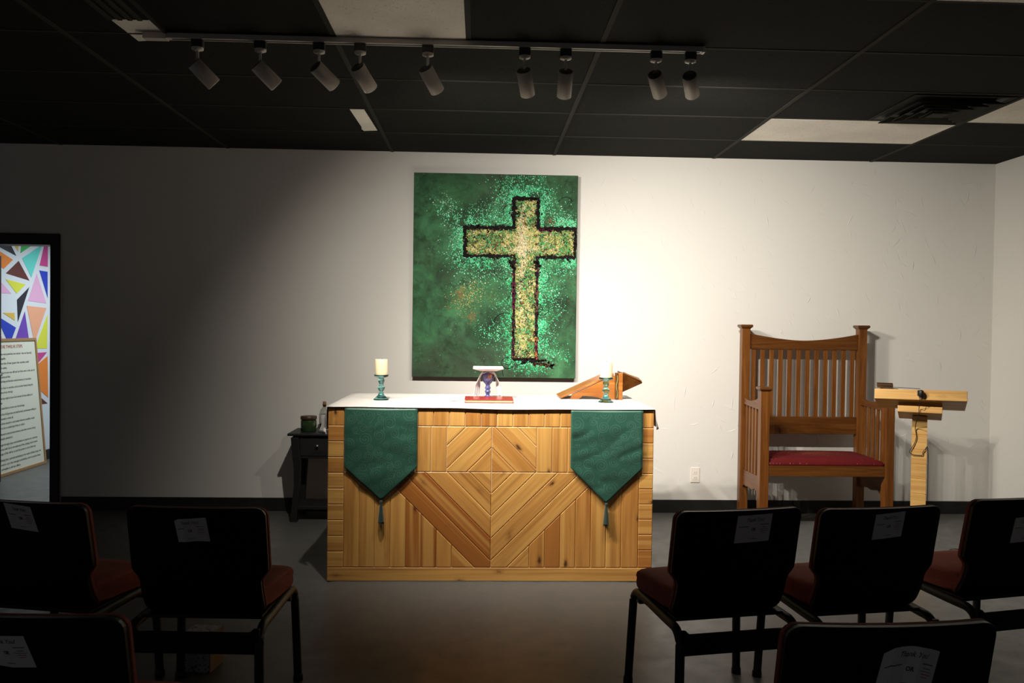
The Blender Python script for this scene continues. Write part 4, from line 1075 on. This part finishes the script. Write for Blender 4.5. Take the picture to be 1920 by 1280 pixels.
# paper signs taped to the chair backs: corners in the chair's own x / z, bend = list of (u, lift)
def sign(ci, x0, x1, z0, z1, skew, tilt, folds, label, drop=(0, 0), scale=1.0, curl_=0):
    t = chairs[ci]; Mw = Matrix.Translation(t.location) @ Matrix.Rotation(t.rotation_euler.z, 4, 'Z')
    def lift(u, w):
        if not folds: return .0022
        for k in range(len(folds)-1):
            if folds[k][0] <= u <= folds[k+1][0]:
                s = (u-folds[k][0])/(folds[k+1][0]-folds[k][0]); return folds[k][1]+(folds[k+1][1]-folds[k][1])*s
        return folds[-1][1]
    def P(u, w, off=0):
        x = x0+(x1-x0)*u + skew*(1-w); z = z0+(z1-z0)*w + tilt*(u-.5)*(z1-z0)*2
        if drop[0] and u < .22: z -= drop[0]*(1-u/.22)*w
        if drop[1] and u > .5: z -= drop[1]*((u-.5)/.5)**1.5*(w*.6+.4)
        if curl_: z += curl_*(1-w)*(1-abs(2*u-1)**2)
        ys = (.780-z)*.20 + .022*(x/.237)**2
        return Mw @ Vector((x, ys-lift(u, w)-off, z))
    O = P(.5, 0)
    pg = thing('paper_sign', O, label, 'paper sign', 'thank-you signs on the chair backs')
    m = MB(); m.grid(lambda u, w: P(u, w)-O, 24, 8, smooth=False); m.build('sheet', M_paper, pg, solid=.0005, offset=0)
    m = MB()
    tm = MB(); text_mb(tm, 'Thank You!', .19, (.24, .76, 0), (1, 0, 0), (0, 1, 0), shear=.35, width=.52)
    t2 = MB(); text_mb(t2, 'OR', .15, (.43, .42, 0), (1, 0, 0), (0, 1, 0), bold=.004, width=.13)
    for src in (tm, t2): m.add([P(v.x, v.y, .0009)-O for v in src.v], src.f, 1)
    def dash(u0, u1, w0, h_, mi=0):
        N_ = 6; vs = [P(u0+(u1-u0)*k/N_, w, .0009)-O for w in (w0, w0+h_) for k in range(N_+1)]
        m.add(vs, [(k, k+1, N_+2+k, N_+1+k) for k in range(N_)], mi)
    dash(.07, .34, .57, .025); dash(.68, .92, .62, .025); dash(.72, .88, .52, .018); dash(.66, .94, .45, .016); dash(.70, .90, .38, .02, 2); dash(.72, .86, .31, .016, 2); dash(.40, .60, .12, .02)
    m.build('printing', [M_ink, M_inkd, M_inkr], pg)
sign(0, -.022, .112, .664, .764, -.004, .02, None, 'flat white paper sign on the chair back nearest the altar corner')
sign(1, -.038, .078, .670, .764, -.004, .05, None, 'flat white paper sign on the middle chair of the right row')
sign(2, -.055, .065, .61, .71, -.004, .02, None, 'white paper sign at the right photo edge, mostly cut off')
sign(3, -.030, .094, .632, .742, -.012, 0, [(0, .004), (.17, .010), (.2, .016), (.42, .012), (.62, .02), (1, .008)], 'crumpled white paper sign on the right foreground chair', (.02, .018), curl_=.012)
sign(4, -.055, .047, .682, .772, .018, -.06, None, 'dim white paper sign on the chair at the left photo edge')
sign(5, -.065, .043, .662, .748, .010, .02, [(0, .003), (.26, .022), (.32, .024), (1, .004)], 'white paper sign with its left third folded, left of the aisle', (.010, 0), curl_=.006)
sign(6, -.055, .035, .672, .744, .020, -.04, [(0, .004), (.5, .012), (1, .004)], 'bent white paper sign on the left foreground chair')

# printed box on the floor under the left chair
bx = thing('tissue_box', (-1.110, 3.40, 0), 'small printed cardboard box on the floor under a left chair', 'box', rz=R(-8))
m = MB(); m.box(-.07, .048, -.06, .06, 0, .15); m.build('printed_face', M_box, bx, bevel=.002)
m = MB(); m.box(.0482, .052, -.06, .06, 0.001, .149); m.build('plain_side', M_boxs, bx)

# ------------------------------------------------------------------ lights beyond the track
ld = bpy.data.lights.new('hall_lamp', 'AREA'); ld.shape = 'RECTANGLE'; ld.size = 1.2; ld.size_y = .6; ld.energy = 112; ld.color = (.86, .95, 1.0)
lo = bpy.data.objects.new('hall_lamp', ld); COL.objects.link(lo); lo.location = (-3.0, 8.3, CE-.05)
lo.rotation_euler = (0, R(-18), 0)
W = bpy.data.worlds.new('dim_room'); S.world = W; W.use_nodes = True
W.node_tree.nodes['Background'].inputs[0].default_value = (.95, .97, 1, 1); W.node_tree.nodes['Background'].inputs[1].default_value = .07

# ------------------------------------------------------------------ camera
f_px, yaw, pitch, roll = 1550., .0381, -.0176, .0131
cy, sy, cp, sp2, cr, sr = math.cos(yaw), math.sin(yaw), math.cos(pitch), math.sin(pitch), math.cos(roll), math.sin(roll)
fw = Vector((sy*cp, cy*cp, sp2)); r0 = Vector((cy, -sy, 0)); u0 = r0.cross(fw)
rx, ux = cr*r0+sr*u0, -sr*r0+cr*u0
cd = bpy.data.cameras.new('camera'); cd.sensor_width = 36; cd.lens = f_px*36/1920; cd.clip_start = .05
cam = bpy.data.objects.new('camera', cd); COL.objects.link(cam)
Mc = Matrix.Identity(4)
for i in range(3): Mc[i][0], Mc[i][1], Mc[i][2] = rx[i], ux[i], -fw[i]
Mc.translation = Vector((0, 0, 1.404)); cam.matrix_world = Mc
S.camera = cam
S.view_settings.view_transform = 'Standard'; S.view_settings.look = 'None'; S.view_settings.gamma = 1; S.view_settings.use_curve_mapping = False
S.view_settings.exposure = 0.0
